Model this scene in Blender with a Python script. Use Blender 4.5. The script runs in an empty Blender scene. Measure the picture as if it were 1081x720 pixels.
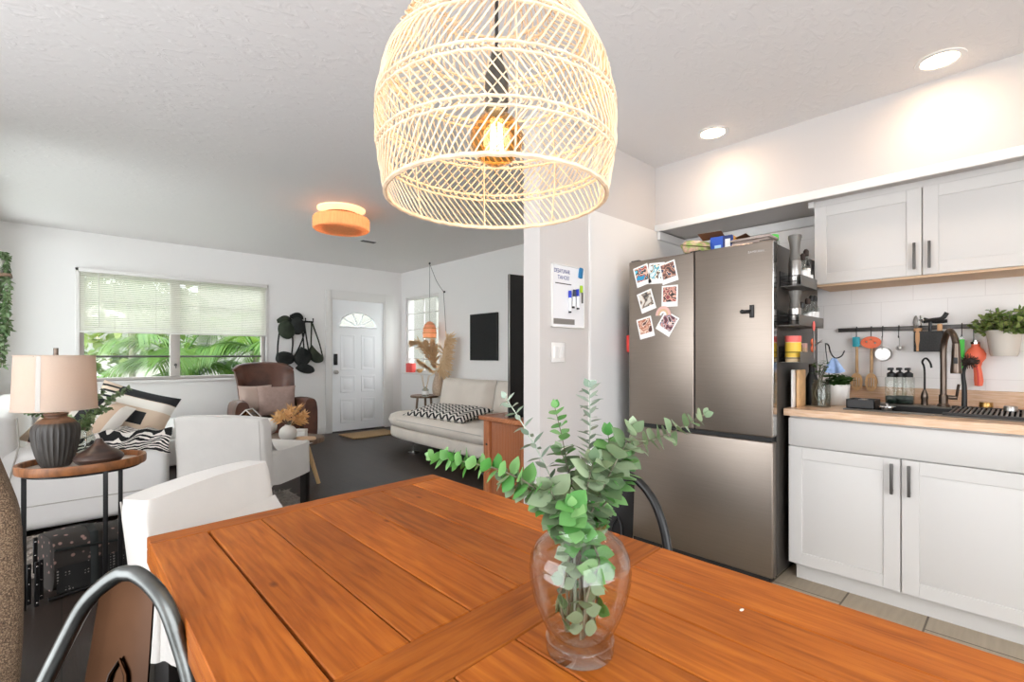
import bpy, bmesh, math, random
from mathutils import Matrix, Vector, noise
random.seed(7)
PI = math.pi
C = bpy.context.scene.collection
sin, cos = math.sin, math.cos
V = Vector

# ---------------------------------------------------------------- camera geometry (pixels of the 1081x720 frame)
FOC, PCX, HOR, HCAM, YAW = 508.0, 540.5, 375.0, 1.18, math.radians(43.1)
FWD = V((sin(YAW), cos(YAW), 0)); RGT = V((cos(YAW), -sin(YAW), 0)); EYE = V((0, 0, HCAM))
def ray(px, py): return FWD + RGT * ((px - PCX) / FOC) + V((0, 0, (HOR - py) / FOC))
def atD(px, py, d): return EYE + ray(px, py) * d
def atX(px, py, x): r = ray(px, py); return EYE + r * (x / r.x)
def atY(px, py, y): r = ray(px, py); return EYE + r * (y / r.y)
def atZ(px, py, z): r = ray(px, py); return EYE + r * ((z - HCAM) / r.z)

# ---------------------------------------------------------------- materials
MATS = {}
def srgb(h):
    h = h.lstrip('#'); c = [int(h[i:i+2], 16) / 255 for i in (0, 2, 4)]
    return tuple(((x / 12.92) if x <= .04045 else ((x + .055) / 1.055) ** 2.4) for x in c) + (1,)
def nd(nt, t, **kw):
    n = nt.nodes.new(t)
    for k, v in kw.items(): setattr(n, k, v)
    return n
def mat(name, col, rough=.5, metal=0., var=0., vscale=8., bump=0., bscale=60., stretch=(1, 1, 1), emis=None, estr=0., trans=0., sheen=0., coat=0., coord='Object', col2=None, spec=.5, bdist=.01):
    if isinstance(col, str): col = srgb(col)
    m = bpy.data.materials.new(name); m.use_nodes = True
    nt = m.node_tree; b = nt.nodes['Principled BSDF']; L = nt.links.new
    b.inputs['Base Color'].default_value = col
    b.inputs['Roughness'].default_value = rough; b.inputs['Metallic'].default_value = metal
    b.inputs['Specular IOR Level'].default_value = spec
    if trans: b.inputs['Transmission Weight'].default_value = trans
    if sheen: b.inputs['Sheen Weight'].default_value = sheen
    if coat: b.inputs['Coat Weight'].default_value = coat; b.inputs['Coat Roughness'].default_value = .15
    if emis:
        b.inputs['Emission Color'].default_value = srgb(emis) if isinstance(emis, str) else emis
        b.inputs['Emission Strength'].default_value = estr
    if var or bump:
        tc = nd(nt, 'ShaderNodeTexCoord'); mp = nd(nt, 'ShaderNodeMapping'); mp.inputs['Scale'].default_value = stretch
        L(tc.outputs[coord], mp.inputs['Vector'])
    if var:
        n = nd(nt, 'ShaderNodeTexNoise'); n.inputs['Scale'].default_value = vscale; n.inputs['Detail'].default_value = 4
        L(mp.outputs[0], n.inputs['Vector'])
        mx = nd(nt, 'ShaderNodeMix', data_type='RGBA')
        c2 = srgb(col2) if isinstance(col2, str) else tuple(max(0, x * (1 - var)) for x in col[:3]) + (1,)
        rr = nd(nt, 'ShaderNodeValToRGB'); rr.color_ramp.elements[0].position = .38; rr.color_ramp.elements[1].position = .62
        L(n.outputs['Fac'], rr.inputs[0]); L(rr.outputs[0], mx.inputs['Factor'])
        mx.inputs['A'].default_value = col; mx.inputs['B'].default_value = c2
        L(mx.outputs['Result'], b.inputs['Base Color'])
    if bump:
        n2 = nd(nt, 'ShaderNodeTexNoise'); n2.inputs['Scale'].default_value = bscale; n2.inputs['Detail'].default_value = 3
        L(mp.outputs[0], n2.inputs['Vector'])
        bp = nd(nt, 'ShaderNodeBump'); bp.inputs['Strength'].default_value = bump; bp.inputs['Distance'].default_value = bdist
        L(n2.outputs['Fac'], bp.inputs['Height']); L(bp.outputs[0], b.inputs['Normal'])
    MATS[name] = m
    return m
def thin_glass(name, tint=(1, 1, 1, 1), rough=0.02, ior=1.45, refl=1.0):
    m = bpy.data.materials.new(name); m.use_nodes = True; nt = m.node_tree; nt.nodes.clear(); L = nt.links.new
    o = nd(nt, 'ShaderNodeOutputMaterial'); t = nd(nt, 'ShaderNodeBsdfTransparent'); g = nd(nt, 'ShaderNodeBsdfGlossy')
    t.inputs[0].default_value = tint; g.inputs['Roughness'].default_value = rough
    lw = nd(nt, 'ShaderNodeLayerWeight'); lw.inputs[0].default_value = .5      # facing, the same on both faces of the wall
    f = nd(nt, 'ShaderNodeMath', operation='POWER'); L(lw.outputs['Facing'], f.inputs[0]); f.inputs[1].default_value = 4.
    ad = nd(nt, 'ShaderNodeMath', operation='ADD'); L(f.outputs[0], ad.inputs[0]); ad.inputs[1].default_value = ((ior - 1) / (ior + 1)) ** 2; f = ad
    mu = nd(nt, 'ShaderNodeMath', operation='MULTIPLY'); mu.inputs[1].default_value = refl; mu.use_clamp = True
    mx = nd(nt, 'ShaderNodeMixShader'); L(f.outputs[0], mu.inputs[0]); L(mu.outputs[0], mx.inputs[0]); L(t.outputs[0], mx.inputs[1]); L(g.outputs[0], mx.inputs[2])
    L(mx.outputs[0], o.inputs[0]); MATS[name] = m; return m
def translucent(name, col, tcol=None, fac=.5, rough=.7, var=0, vscale=30, stretch=(1, 1, 1)):
    m = mat(name, col, rough, var=var, vscale=vscale, stretch=stretch); nt = m.node_tree; L = nt.links.new
    b = nt.nodes['Principled BSDF']; o = [n for n in nt.nodes if n.type == 'OUTPUT_MATERIAL'][0]
    t = nd(nt, 'ShaderNodeBsdfTranslucent'); c = tcol or col
    t.inputs[0].default_value = srgb(c) if isinstance(c, str) else c
    mx = nd(nt, 'ShaderNodeMixShader'); mx.inputs[0].default_value = fac
    L(b.outputs[0], mx.inputs[1]); L(t.outputs[0], mx.inputs[2]); L(mx.outputs[0], o.inputs[0]); return m
def math_n(nt, op, a, b=None):
    n = nd(nt, 'ShaderNodeMath', operation=op)
    for i, x in enumerate((a, b)):
        if x is None: continue
        if isinstance(x, (int, float)): n.inputs[i].default_value = x
        else: nt.links.new(x, n.inputs[i])
    return n.outputs[0]

# ---------------------------------------------------------------- geometry collector
class G:
    def __init__(s): s.v = []; s.f = []; s.uv = []; s.t = []
    def add(s, vs, fs, uvs=None, tint=0.):
        o = len(s.v); s.v.extend([V(p) for p in vs])
        for i, f in enumerate(fs):
            s.f.append([o + k for k in f]); s.uv.append(uvs[i] if uvs else None); s.t.append(tint)
    def bm(s, bm, M=None, tint=0.):
        bm.verts.ensure_lookup_table(); bm.verts.index_update()
        s.add([(M @ v.co if M else v.co.copy()) for v in bm.verts], [[v.index for v in f.verts] for f in bm.faces], None, tint); bm.free()
    def box(s, x0, x1, y0, y1, z0, z1, bev=0., seg=2, M=None, tint=0.):
        bm = bmesh.new(); bmesh.ops.create_cube(bm, size=1)
        for v in bm.verts:
            v.co = V(((x0 + x1) / 2 + v.co.x * (x1 - x0), (y0 + y1) / 2 + v.co.y * (y1 - y0), (z0 + z1) / 2 + v.co.z * (z1 - z0)))
        if bev: bmesh.ops.bevel(bm, geom=bm.edges[:], offset=bev, segments=seg, affect='EDGES', profile=.5)
        s.bm(bm, M, tint); return s
    def cbox(s, M, sx, sy, sz, bev=0., seg=2): return s.box(-sx/2, sx/2, -sy/2, sy/2, -sz/2, sz/2, bev, seg, M)
    def board(s, x0, x1, y0, y1, z0, z1, along, bev=.002, M=None):
        n0 = len(s.f); o = len(s.v); s.box(x0, x1, y0, y1, z0, z1, bev, 1, M, random.random())
        ou, ov = random.random() * 9, random.random() * 9
        for k in range(n0, len(s.f)):
            L = []
            for i in s.f[k]:
                p = s.v[i]
                if M: p = M.inverted() @ p
                a = {'x': (p.x, p.y), 'y': (p.y, p.x), 'z': (p.z, p.x + p.y)}[along]
                L.append((a[0] + ou, a[1] + (p.z if along != 'z' else 0) + ov))
            s.uv[k] = L
        return s
    def tube(s, pts, r, n=8, closed=False, caps=True, flat=None):
        pts = [V(p) for p in pts]; k = len(pts); rs = r if isinstance(r, (list, tuple)) else [r] * k
        vs = []; prev = None
        for i, p in enumerate(pts):
            if closed: t = pts[(i + 1) % k] - pts[i - 1]
            else: t = pts[min(i + 1, k - 1)] - pts[max(i - 1, 0)]
            if t.length < 1e-9: t = V((0, 0, 1))
            t.normalize()
            if prev is None:
                a = V((0, 0, 1)) if abs(t.z) < .9 else V((1, 0, 0)); prev = (a - t * a.dot(t)).normalized()
            else:
                q = prev - t * prev.dot(t)
                if q.length > 1e-6: prev = q.normalized()
            b = t.cross(prev)
            for j in range(n):
                an = 2 * PI * j / n; fa = flat or 1
                vs.append(p + prev * cos(an) * rs[i] + b * sin(an) * rs[i] * fa)
        fs = []
        for i in range(k if closed else k - 1):
            for j in range(n):
                a, b2 = i * n + j, i * n + (j + 1) % n; c = ((i + 1) % k) * n
                fs.append((a, b2, c + (j + 1) % n, c + j))
        if caps and not closed: fs.append(tuple(range(n))[::-1]); fs.append(tuple((k - 1) * n + j for j in range(n)))
        s.add(vs, fs); return s
    def cyl(s, a, b, r, r2=None, n=24): return s.tube([a, b], [r, r if r2 is None else r2], n)
    def lathe(s, prof, c=(0, 0, 0), n=32, M=None, flute=None, caps=True):
        vs = []; k = len(prof); c = V(c)
        for (r, z) in prof:
            for j in range(n):
                a = 2 * PI * j / n; rr = r * (flute(a, z) if flute else 1)
                p = V((rr * cos(a), rr * sin(a), z)); vs.append((M @ p) if M else p + c)
        fs = []; us = []
        for i in range(k - 1):
            for j in range(n):
                fs.append((i * n + j, i * n + (j + 1) % n, (i + 1) * n + (j + 1) % n, (i + 1) * n + j))
                us.append([(j / n, i / k), ((j + 1) / n, i / k), ((j + 1) / n, (i + 1) / k), (j / n, (i + 1) / k)])
        if caps and prof[0][0] > 1e-4 and prof[0] != prof[-1]: fs.append(tuple(range(n))[::-1]); us.append([(0, 0)] * n)
        if caps and prof[-1][0] > 1e-4 and prof[0] != prof[-1]: fs.append(tuple((k - 1) * n + j for j in range(n))); us.append([(0, 0)] * n)
        s.add(vs, fs, us); return s
    def ell(s, c, rx, ry, rz, nu=20, nv=12, M=None):
        prof = [(max(sin(PI * i / nv), 1e-4), -cos(PI * i / nv)) for i in range(nv + 1)]
        c = V(c); vs = []; fs = []
        for (r, z) in prof:
            for j in range(nu):
                a = 2 * PI * j / nu; p = V((rx * r * cos(a), ry * r * sin(a), rz * z)); vs.append((M @ p if M else p) + c)
        for i in range(nv):
            for j in range(nu): fs.append((i * nu + j, i * nu + (j + 1) % nu, (i + 1) * nu + (j + 1) % nu, (i + 1) * nu + j))
        s.add(vs, fs); return s
    def prism(s, pts, M, h):
        n = len(pts); vs = [M @ V((p[0], p[1], 0)) for p in pts] + [M @ V((p[0], p[1], h)) for p in pts]
        fs = [tuple(range(n))[::-1], tuple(range(n, 2 * n))] + [(i, (i + 1) % n, n + (i + 1) % n, n + i) for i in range(n)]
        us = [[(pts[i][0], pts[i][1]) for i in range(n)][::-1], [(pts[i][0], pts[i][1]) for i in range(n)]] + [[(0, 0)] * 4] * n
        s.add(vs, fs, us); return s
    def grid(s, fn, nu, nv, cu=False, cv=False):
        vs = [fn(i / (nu if cu else nu - 1), j / (nv if cv else nv - 1)) for i in range(nu) for j in range(nv)]
        fs = []; us = []
        for i in range(nu if cu else nu - 1):
            for j in range(nv if cv else nv - 1):
                i2, j2 = (i + 1) % nu, (j + 1) % nv
                fs.append((i * nv + j, i2 * nv + j, i2 * nv + j2, i * nv + j2))
                a, b, c, d = i / (nu - 1), j / (nv - 1), (i + 1) / (nu - 1), (j + 1) / (nv - 1)
                us.append([(a, b), (c, b), (c, d), (a, d)])
        s.add(vs, fs, us); return s
    def pillow(s, M, w, h, t, n=15, pw=4, pinch=.07):
        def side(sg):
            def f(a, b):
                u, v = 2 * a - 1, 2 * b - 1
                th = t / 2 * max(0, (1 - abs(u) ** pw) * (1 - abs(v) ** pw)) ** .5
                return M @ V((w / 2 * u * (1 - pinch * (1 - v * v)), h / 2 * v * (1 - pinch * (1 - u * u)), sg * (th + .003)))
            return f
        s.grid(side(1), n, n); k = len(s.f); s.grid(side(-1), n, n)
        for i in range(k, len(s.f)): s.f[i] = s.f[i][::-1]; s.uv[i] = s.uv[i][::-1]
        return s
    def leaf(s, p, d, up, L, W, cup=.15, n=6, fold=.0, tint=0.):
        d = d.normalized(); w = d.cross(up); w = w.normalized() if w.length > 1e-6 else V((1, 0, 0)); nrm = w.cross(d)
        vs = [p]; 
        for i in range(1, n):
            t = i / n; ww = W / 2 * sin(PI * t ** .85); c = p + d * (L * t) + nrm * (-cup * L * t * t)
            vs += [c + w * ww + nrm * fold * ww, c, c - w * ww + nrm * fold * ww]
        vs.append(p + d * L + nrm * (-cup * L))
        fs = [(0, 1, 2), (0, 2, 3)]
        for i in range(n - 2):
            a = 1 + 3 * i; fs += [(a, a + 3, a + 4, a + 1), (a + 1, a + 4, a + 5, a + 2)]
        a = 1 + 3 * (n - 2); e = len(vs) - 1; fs += [(a, e, a + 1), (a + 1, e, a + 2)]
        s.add(vs, fs, None, tint); return s
    def build(s, name, m, parent=None, local=False, smooth=40):
        me = bpy.data.meshes.new(name)
        if parent is not None and not local:
            Mi = root_matrix(parent).inverted(); vs = [Mi @ p for p in s.v]
        else: vs = s.v
        me.from_pydata([tuple(p) for p in vs], [], s.f)
        if any(u for u in s.uv):
            ul = me.uv_layers.new(name='UVMap'); k = 0; dat = []
            for f, u in zip(s.f, s.uv):
                for i in range(len(f)): dat += (u[i] if u else (0, 0))
            ul.data.foreach_set('uv', dat)
        if any(s.t):
            at = me.attributes.new('tint', 'FLOAT', 'FACE'); at.data.foreach_set('value', s.t)
        me.materials.append(m if not isinstance(m, str) else MATS[m])
        me.validate()
        if smooth:
            me.polygons.foreach_set('use_smooth', [True] * len(me.polygons)); me.set_sharp_from_angle(angle=math.radians(smooth))
        o = bpy.data.objects.new(name, me); C.objects.link(o)
        if parent is not None: o.parent = parent
        return o
def root_matrix(o):
    M = Matrix.Translation(o.location) @ o.rotation_euler.to_matrix().to_4x4()
    return root_matrix(o.parent) @ M if o.parent else M
def tag(o, label, cat, group=None, kind=None):
    if label: o['label'] = label
    if cat: o['category'] = cat
    if group: o['group'] = group
    if kind: o['kind'] = kind
    return o
def thing(name, label, cat, loc=(0, 0, 0), rz=0., group=None, kind=None):
    o = bpy.data.objects.new(name, None); C.objects.link(o); o.location = loc; o.rotation_euler = (0, 0, rz); o.empty_display_size = .05
    return tag(o, label, cat, group, kind)
def struct(name, g, m, **kw): o = g.build(name, m, **kw); o['kind'] = 'structure'; return o
def single(name, g, m, label, cat, group=None, **kw): return tag(g.build(name, m, **kw), label, cat, group)
def plab(o, label): o['label'] = label; return o
def kids(o): return [c for c in bpy.data.objects if c.parent == o]
def copy_tree(o, parent=None):
    c = o.copy(); C.objects.link(c); c.parent = parent
    for ch in kids(o): copy_tree(ch, c)
    return c
def frame(o, x, y):
    x = V(x).normalized(); y = V(y); y = (y - x * y.dot(x)).normalized(); z = x.cross(y)
    return Matrix(((x.x, y.x, z.x, o[0]), (x.y, y.y, z.y, o[1]), (x.z, y.z, z.z, o[2]), (0, 0, 0, 1)))
def TR(x, y, z, rx=0, ry=0, rz=0):
    from mathutils import Euler
    return Matrix.Translation((x, y, z)) @ Euler((rx, ry, rz)).to_matrix().to_4x4()
def catmull(P, n=6):
    P = [V(p) for p in P]; Q = [P[0] * 2 - P[1]] + P + [P[-1] * 2 - P[-2]]; out = []
    for i in range(1, len(Q) - 2):
        for k in range(n):
            t = k / n; a, b, c, d = Q[i-1], Q[i], Q[i+1], Q[i+2]
            out.append(.5 * (2 * b + (c - a) * t + (2 * a - 5 * b + 4 * c - d) * t * t + (3 * b - a - 3 * c + d) * t ** 3))
    return out + [P[-1]]
def text_mesh(name, txt, size, M, m, parent, depth=.0006, spacing=1.0, wscale=1.0):
    cu = bpy.data.curves.new(name, 'FONT'); cu.body = txt; cu.size = size; cu.extrude = depth; cu.align_x = 'CENTER'; cu.align_y = 'CENTER'; cu.space_character = spacing
    t = bpy.data.objects.new(name + '_tmp', cu); C.objects.link(t); bpy.context.view_layer.update()
    me = bpy.data.meshes.new_from_object(t.evaluated_get(bpy.context.evaluated_depsgraph_get())); bpy.data.objects.remove(t)
    me.name = name
    Mi = root_matrix(parent).inverted() if parent else Matrix()
    me.transform(Mi @ M @ Matrix.Diagonal((wscale, 1, 1, 1))); me.materials.clear(); me.materials.append(MATS[m])
    o = bpy.data.objects.new(name, me); C.objects.link(o)
    if parent: o.parent = parent
    return o
# ---------------------------------------------------------------- materials of the place
mat('wall_white', '#e9e7e5', .85, bump=.05, bscale=90, spec=.2)
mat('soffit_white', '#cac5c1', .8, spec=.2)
mat('trim_white', '#e2e0dd', .5)
def plaster():
    m = mat('ceiling_plaster', '#dddad8', .55, spec=.3); nt = m.node_tree; L = nt.links.new; b = nt.nodes['Principled BSDF']
    tc = nd(nt, 'ShaderNodeTexCoord'); n = nd(nt, 'ShaderNodeTexNoise'); n.inputs['Scale'].default_value = 9; n.inputs['Detail'].default_value = 6; n.inputs['Distortion'].default_value = 1.6
    mp = nd(nt, 'ShaderNodeMapping'); mp.inputs['Scale'].default_value = (1, 2.2, 1); mp.inputs['Rotation'].default_value = (0, 0, .6)
    L(tc.outputs['Object'], mp.inputs[0]); L(mp.outputs[0], n.inputs['Vector'])
    r = nd(nt, 'ShaderNodeValToRGB'); r.color_ramp.elements[0].position = .5; r.color_ramp.elements[1].position = .66
    L(n.outputs['Fac'], r.inputs[0]); bp = nd(nt, 'ShaderNodeBump'); bp.inputs['Strength'].default_value = .22; bp.inputs['Distance'].default_value = .005
    L(r.outputs[0], bp.inputs['Height']); L(bp.outputs[0], b.inputs['Normal'])
plaster()
def backsplash():
    m = mat('backsplash', '#f0ece8', .35); nt = m.node_tree; L = nt.links.new; b = nt.nodes['Principled BSDF']
    tc = nd(nt, 'ShaderNodeTexCoord'); sp = nd(nt, 'ShaderNodeSeparateXYZ'); cb = nd(nt, 'ShaderNodeCombineXYZ'); L(tc.outputs['Object'], sp.inputs[0])
    L(sp.outputs['Y'], cb.inputs['X']); L(sp.outputs['Z'], cb.inputs['Y'])
    br = nd(nt, 'ShaderNodeTexBrick'); br.inputs['Scale'].default_value = 1; br.inputs['Brick Width'].default_value = .3; br.inputs['Row Height'].default_value = .15; br.inputs['Mortar Size'].default_value = .0015
    br.inputs['Color1'].default_value = srgb('#f0ece8'); br.inputs['Color2'].default_value = srgb('#eeeae6'); br.inputs['Mortar'].default_value = srgb('#e0dbd7')
    L(cb.outputs[0], br.inputs['Vector']); L(br.outputs[0], b.inputs['Base Color'])
backsplash()
def planks(name, c1, c2, cm, w, h, rough, coord=('X', 'Y'), mort=.002, grain=.25):
    m = mat(name, c1, rough, spec=.22); nt = m.node_tree; L = nt.links.new; b = nt.nodes['Principled BSDF']
    tc = nd(nt, 'ShaderNodeTexCoord'); sp = nd(nt, 'ShaderNodeSeparateXYZ'); cb = nd(nt, 'ShaderNodeCombineXYZ'); L(tc.outputs['Object'], sp.inputs[0])
    L(sp.outputs[coord[0]], cb.inputs['X']); L(sp.outputs[coord[1]], cb.inputs['Y'])
    br = nd(nt, 'ShaderNodeTexBrick'); br.inputs['Scale'].default_value = 1; br.inputs['Brick Width'].default_value = w; br.inputs['Row Height'].default_value = h; br.inputs['Mortar Size'].default_value = mort
    br.inputs['Color1'].default_value = srgb(c1); br.inputs['Color2'].default_value = srgb(c2); br.inputs['Mortar'].default_value = srgb(cm); L(cb.outputs[0], br.inputs['Vector'])
    n = nd(nt, 'ShaderNodeTexNoise'); n.inputs['Scale'].default_value = 6; n.inputs['Detail'].default_value = 6; mp = nd(nt, 'ShaderNodeMapping'); mp.inputs['Scale'].default_value = (1, 9, 1); L(cb.outputs[0], mp.inputs[0]); L(mp.outputs[0], n.inputs['Vector'])
    mx = nd(nt, 'ShaderNodeMix', data_type='RGBA', blend_type='MULTIPLY'); mx.inputs['Factor'].default_value = grain
    L(br.outputs[0], mx.inputs['A']); L(n.outputs['Fac'], mx.inputs['B']); L(mx.outputs['Result'], b.inputs['Base Color'])
    bp = nd(nt, 'ShaderNodeBump'); bp.inputs['Strength'].default_value = .25; bp.inputs['Distance'].default_value = .003; L(n.outputs['Fac'], bp.inputs['Height']); L(bp.outputs[0], b.inputs['Normal'])
    return m
planks('floor_wood', '#3b302a', '#322924', '#181412', 1.2, .16, .42, ('Y', 'X'))
planks('floor_tile', '#bdae98', '#b3a48f', '#6f6455', .6, .3, .45, ('X', 'Y'), .004, .3)
def boards(name, base, dark, light, rough=.35, gscale=5., knots=True, tintv=.42, coat=.2, spec=.4):
    m = mat(name, base, rough, coat=coat, spec=spec); nt = m.node_tree; L = nt.links.new; b = nt.nodes['Principled BSDF']
    uv = nd(nt, 'ShaderNodeUVMap'); mp = nd(nt, 'ShaderNodeMapping'); mp.inputs['Scale'].default_value = (1.3, 16, 1); L(uv.outputs[0], mp.inputs[0])
    n = nd(nt, 'ShaderNodeTexNoise'); n.inputs['Scale'].default_value = gscale; n.inputs['Detail'].default_value = 7; n.inputs['Distortion'].default_value = .6; L(mp.outputs[0], n.inputs['Vector'])
    r = nd(nt, 'ShaderNodeValToRGB'); e = r.color_ramp.elements; e[0].position = .28; e[0].color = srgb(dark); e[1].position = .75; e[1].color = srgb(light); k = e.new(.5); k.color = srgb(base); L(n.outputs['Fac'], r.inputs[0])
    at = nd(nt, 'ShaderNodeAttribute', attribute_name='tint'); hs = nd(nt, 'ShaderNodeHueSaturation')
    v = math_n(nt, 'ADD', math_n(nt, 'MULTIPLY', at.outputs['Fac'], tintv), 1 - tintv / 2); L(v, hs.inputs['Value']); L(r.outputs[0], hs.inputs['Color'])
    out = hs.outputs[0]
    n3 = nd(nt, 'ShaderNodeTexNoise'); n3.inputs['Scale'].default_value = 3; n3.inputs['Detail'].default_value = 3; L(uv.outputs[0], n3.inputs['Vector'])
    m3 = nd(nt, 'ShaderNodeMix', data_type='RGBA', blend_type='MULTIPLY'); m3.inputs['Factor'].default_value = .55; r3 = nd(nt, 'ShaderNodeValToRGB'); r3.color_ramp.elements[0].position = .35; r3.color_ramp.elements[0].color = (.62, .55, .5, 1); r3.color_ramp.elements[1].position = .6
    L(n3.outputs['Fac'], r3.inputs[0]); L(out, m3.inputs['A']); L(r3.outputs[0], m3.inputs['B']); out = m3.outputs['Result']
    if knots:
        vo = nd(nt, 'ShaderNodeTexVoronoi'); vo.inputs['Scale'].default_value = 3.2; mp2 = nd(nt, 'ShaderNodeMapping'); mp2.inputs['Scale'].default_value = (1, 2, 1); L(uv.outputs[0], mp2.inputs[0]); L(mp2.outputs[0], vo.inputs['Vector'])
        rk = nd(nt, 'ShaderNodeValToRGB'); rk.color_ramp.elements[0].position = .015; rk.color_ramp.elements[0].color = (.25, .14, .08, 1); rk.color_ramp.elements[1].position = .06; L(vo.outputs['Distance'], rk.inputs[0])
        mx = nd(nt, 'ShaderNodeMix', data_type='RGBA', blend_type='MULTIPLY'); mx.inputs['Factor'].default_value = .8; L(out, mx.inputs['A']); L(rk.outputs[0], mx.inputs['B']); out = mx.outputs['Result']
    L(out, b.inputs['Base Color'])
    bp = nd(nt, 'ShaderNodeBump'); bp.inputs['Strength'].default_value = .12; bp.inputs['Distance'].default_value = .002; L(n.outputs['Fac'], bp.inputs['Height']); L(bp.outputs[0], b.inputs['Normal'])
    return m
boards('table_wood', '#a5591a', '#8a4710', '#b96c24', .5, coat=.0, spec=.22)
boards('console_wood', '#a8673f', '#8a4e2c', '#b97b52', .4, 8, False, .15)
boards('counter_wood', '#e0bd9c', '#d2aa86', '#ead0b6', .4, 9, False, .15)
mat('tray_wood', '#9a6238', .45, var=.45, vscale=14, stretch=(1, 6, 1), bump=.1)
mat('tray_inlay', '#cfc4ba', .3, var=.15, vscale=5)
mat('stool_wood', '#7d6450', .55, var=.4, vscale=10, stretch=(1, 5, 1))
mat('leg_wood', '#d3b07f', .5, var=.2, vscale=10, stretch=(8, 8, 1))
mat('spoon_wood', '#d2a878', .55, var=.2, vscale=20)
mat('black_metal', '#1b1a1a', .4, metal=.4)
mat('black_plastic', '#1c1b1b', .45)
mat('tv_plastic', '#2b2a29', .5, var=.3, vscale=3)
mat('bronze', '#6f6258', .3, metal=.9)
mat('gunmetal', '#6f716f', .34, metal=1., var=.35, vscale=14)
mat('splat_reflection', '#3b271a', .25, metal=1., var=.35, vscale=5)  # copper brown paints the table's warm reflection into the splat metal
mat('chair_black', '#131313', .35, metal=.2)
mat('chrome', '#c9c7c4', .15, metal=1.)
mat('steel_tool', '#b5b2ae', .3, metal=1.)
mat('brass', '#b08d55', .3, metal=1.)
def steel():
    m = mat('fridge_steel', '#857a70', .34, metal=1.); nt = m.node_tree; L = nt.links.new; b = nt.nodes['Principled BSDF']
    tc = nd(nt, 'ShaderNodeTexCoord'); mp = nd(nt, 'ShaderNodeMapping'); mp.inputs['Scale'].default_value = (1, 1, 90); L(tc.outputs['Object'], mp.inputs[0])
    n = nd(nt, 'ShaderNodeTexNoise'); n.inputs['Scale'].default_value = 6; n.inputs['Detail'].default_value = 4; L(mp.outputs[0], n.inputs['Vector'])
    L(math_n(nt, 'ADD', math_n(nt, 'MULTIPLY', n.outputs['Fac'], .12), .32), b.inputs['Roughness'])
    mx = nd(nt, 'ShaderNodeMix', data_type='RGBA'); mx.inputs['A'].default_value = srgb('#9b9086'); mx.inputs['B'].default_value = srgb('#8c8278'); L(n.outputs['Fac'], mx.inputs['Factor']); L(mx.outputs['Result'], b.inputs['Base Color'])
    bp = nd(nt, 'ShaderNodeBump'); bp.inputs['Strength'].default_value = .02; L(n.outputs['Fac'], bp.inputs['Height']); L(bp.outputs[0], b.inputs['Normal'])
steel()
mat('fridge_side', '#55504b', .4, metal=.6)
mat('fridge_dark', '#151413', .6)
mat('cabinet_white', '#c9c6c2', .4)
mat('cabinet_under', '#d9b896', .6)
mat('handle_grey', '#55524f', .4, metal=.5)
mat('slip_white', '#d8d4ce', .95, bump=.12, bscale=300, var=.04, vscale=6, sheen=.2)
mat('sofa_white', '#e4e2df', .95, bump=.1, bscale=250, sheen=.2)
mat('sofa_beige', '#ddd3c8', .9, bump=.1, bscale=120, var=.06, vscale=5)
mat('seam', '#b9b4ad', .9)
mat('dark_leg', '#201d1b', .45)
mat('leather', '#5f3a2a', .42, var=.45, vscale=5, bump=.12, bscale=90, col2='#43271c')
mat('mauve', '#a38a80', .9, bump=.2, bscale=400, var=.12, vscale=30)
mat('mauve_pale', '#b9a397', .9, bump=.2, bscale=400)
mat('rattan', '#dfc7a8', .7, var=.2, vscale=40)
mat('rattan_dark', '#c49868', .65, var=.3, vscale=30)
translucent('shade_linen', '#d8cabc', '#e6cfb8', .4, .9, var=.04, vscale=200)
translucent('shade_jute', '#bd875a', '#cf9666', .25, .8, var=.25, vscale=60, stretch=(1, 1, .15))
translucent('orange_rattan', '#e8b896', '#f0b088', .35, .7)
mat('bulb_glow', '#ffd9a0', .3, emis='#ffd294', estr=4)
mat('filament_glow', '#fff0d0', .3, emis='#ffe8b8', estr=40)
mat('ring_glow', '#ffe0ac', .4, emis='#ffdca8', estr=1.1)
mat('diffuser_glow', '#ffe0b0', .4, emis='#ffd29a', estr=.9)
mat('down_glow', '#fff6ea', .4, emis='#fff0dd', estr=7)
thin_glass('bulb_glass', (1., .72, .38, 1), ior=1.35)
thin_glass('pane', (.97, .99, .98, 1), refl=.35)
thin_glass('vase_glass', (.955, .965, .955, 1), ior=1.5, refl=.95)
thin_glass('jar_glass', (.9, .92, .9, 1), ior=1.5)
thin_glass('amber_glass', (.75, .55, .35, 1), ior=1.5)
mat('vase_white', '#dcd7cf', .6, bump=.1, bscale=40)
mat('vase_beige', '#c4ad98', .8, bump=.3, bscale=90, var=.2, vscale=40)
mat('lamp_ceramic', '#433f3b', .5, var=.35, vscale=16, stretch=(1, 1, .3))
mat('lamp_collar', '#70513c', .5, var=.3, vscale=20)
mat('diffuser_wood', '#4d382d', .35, var=.5, vscale=9, stretch=(1, 1, 7), col2='#2f2320')
def leafmat(name, a, b_, tl, fac=.3):
    m = translucent(name, a, tl, fac, .55); nt = m.node_tree; L = nt.links.new; b = nt.nodes['Principled BSDF']
    at = nd(nt, 'ShaderNodeAttribute', attribute_name='tint'); mx = nd(nt, 'ShaderNodeMix', data_type='RGBA'); mx.inputs['A'].default_value = srgb(a); mx.inputs['B'].default_value = srgb(b_)
    L(at.outputs['Fac'], mx.inputs['Factor']); L(mx.outputs['Result'], b.inputs['Base Color'])
leafmat('euca_green', '#3a8031', '#82ab6e', '#5fa544', .2)
leafmat('euca_silver', '#55705c', '#b3c0b3', '#8fae8f', .15)
leafmat('euca_olive', '#4f6a45', '#9aa98a', '#7f9a65', .18)
leafmat('palm_green', '#335f1c', '#56752c', '#6a8a34', .4)
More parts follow.
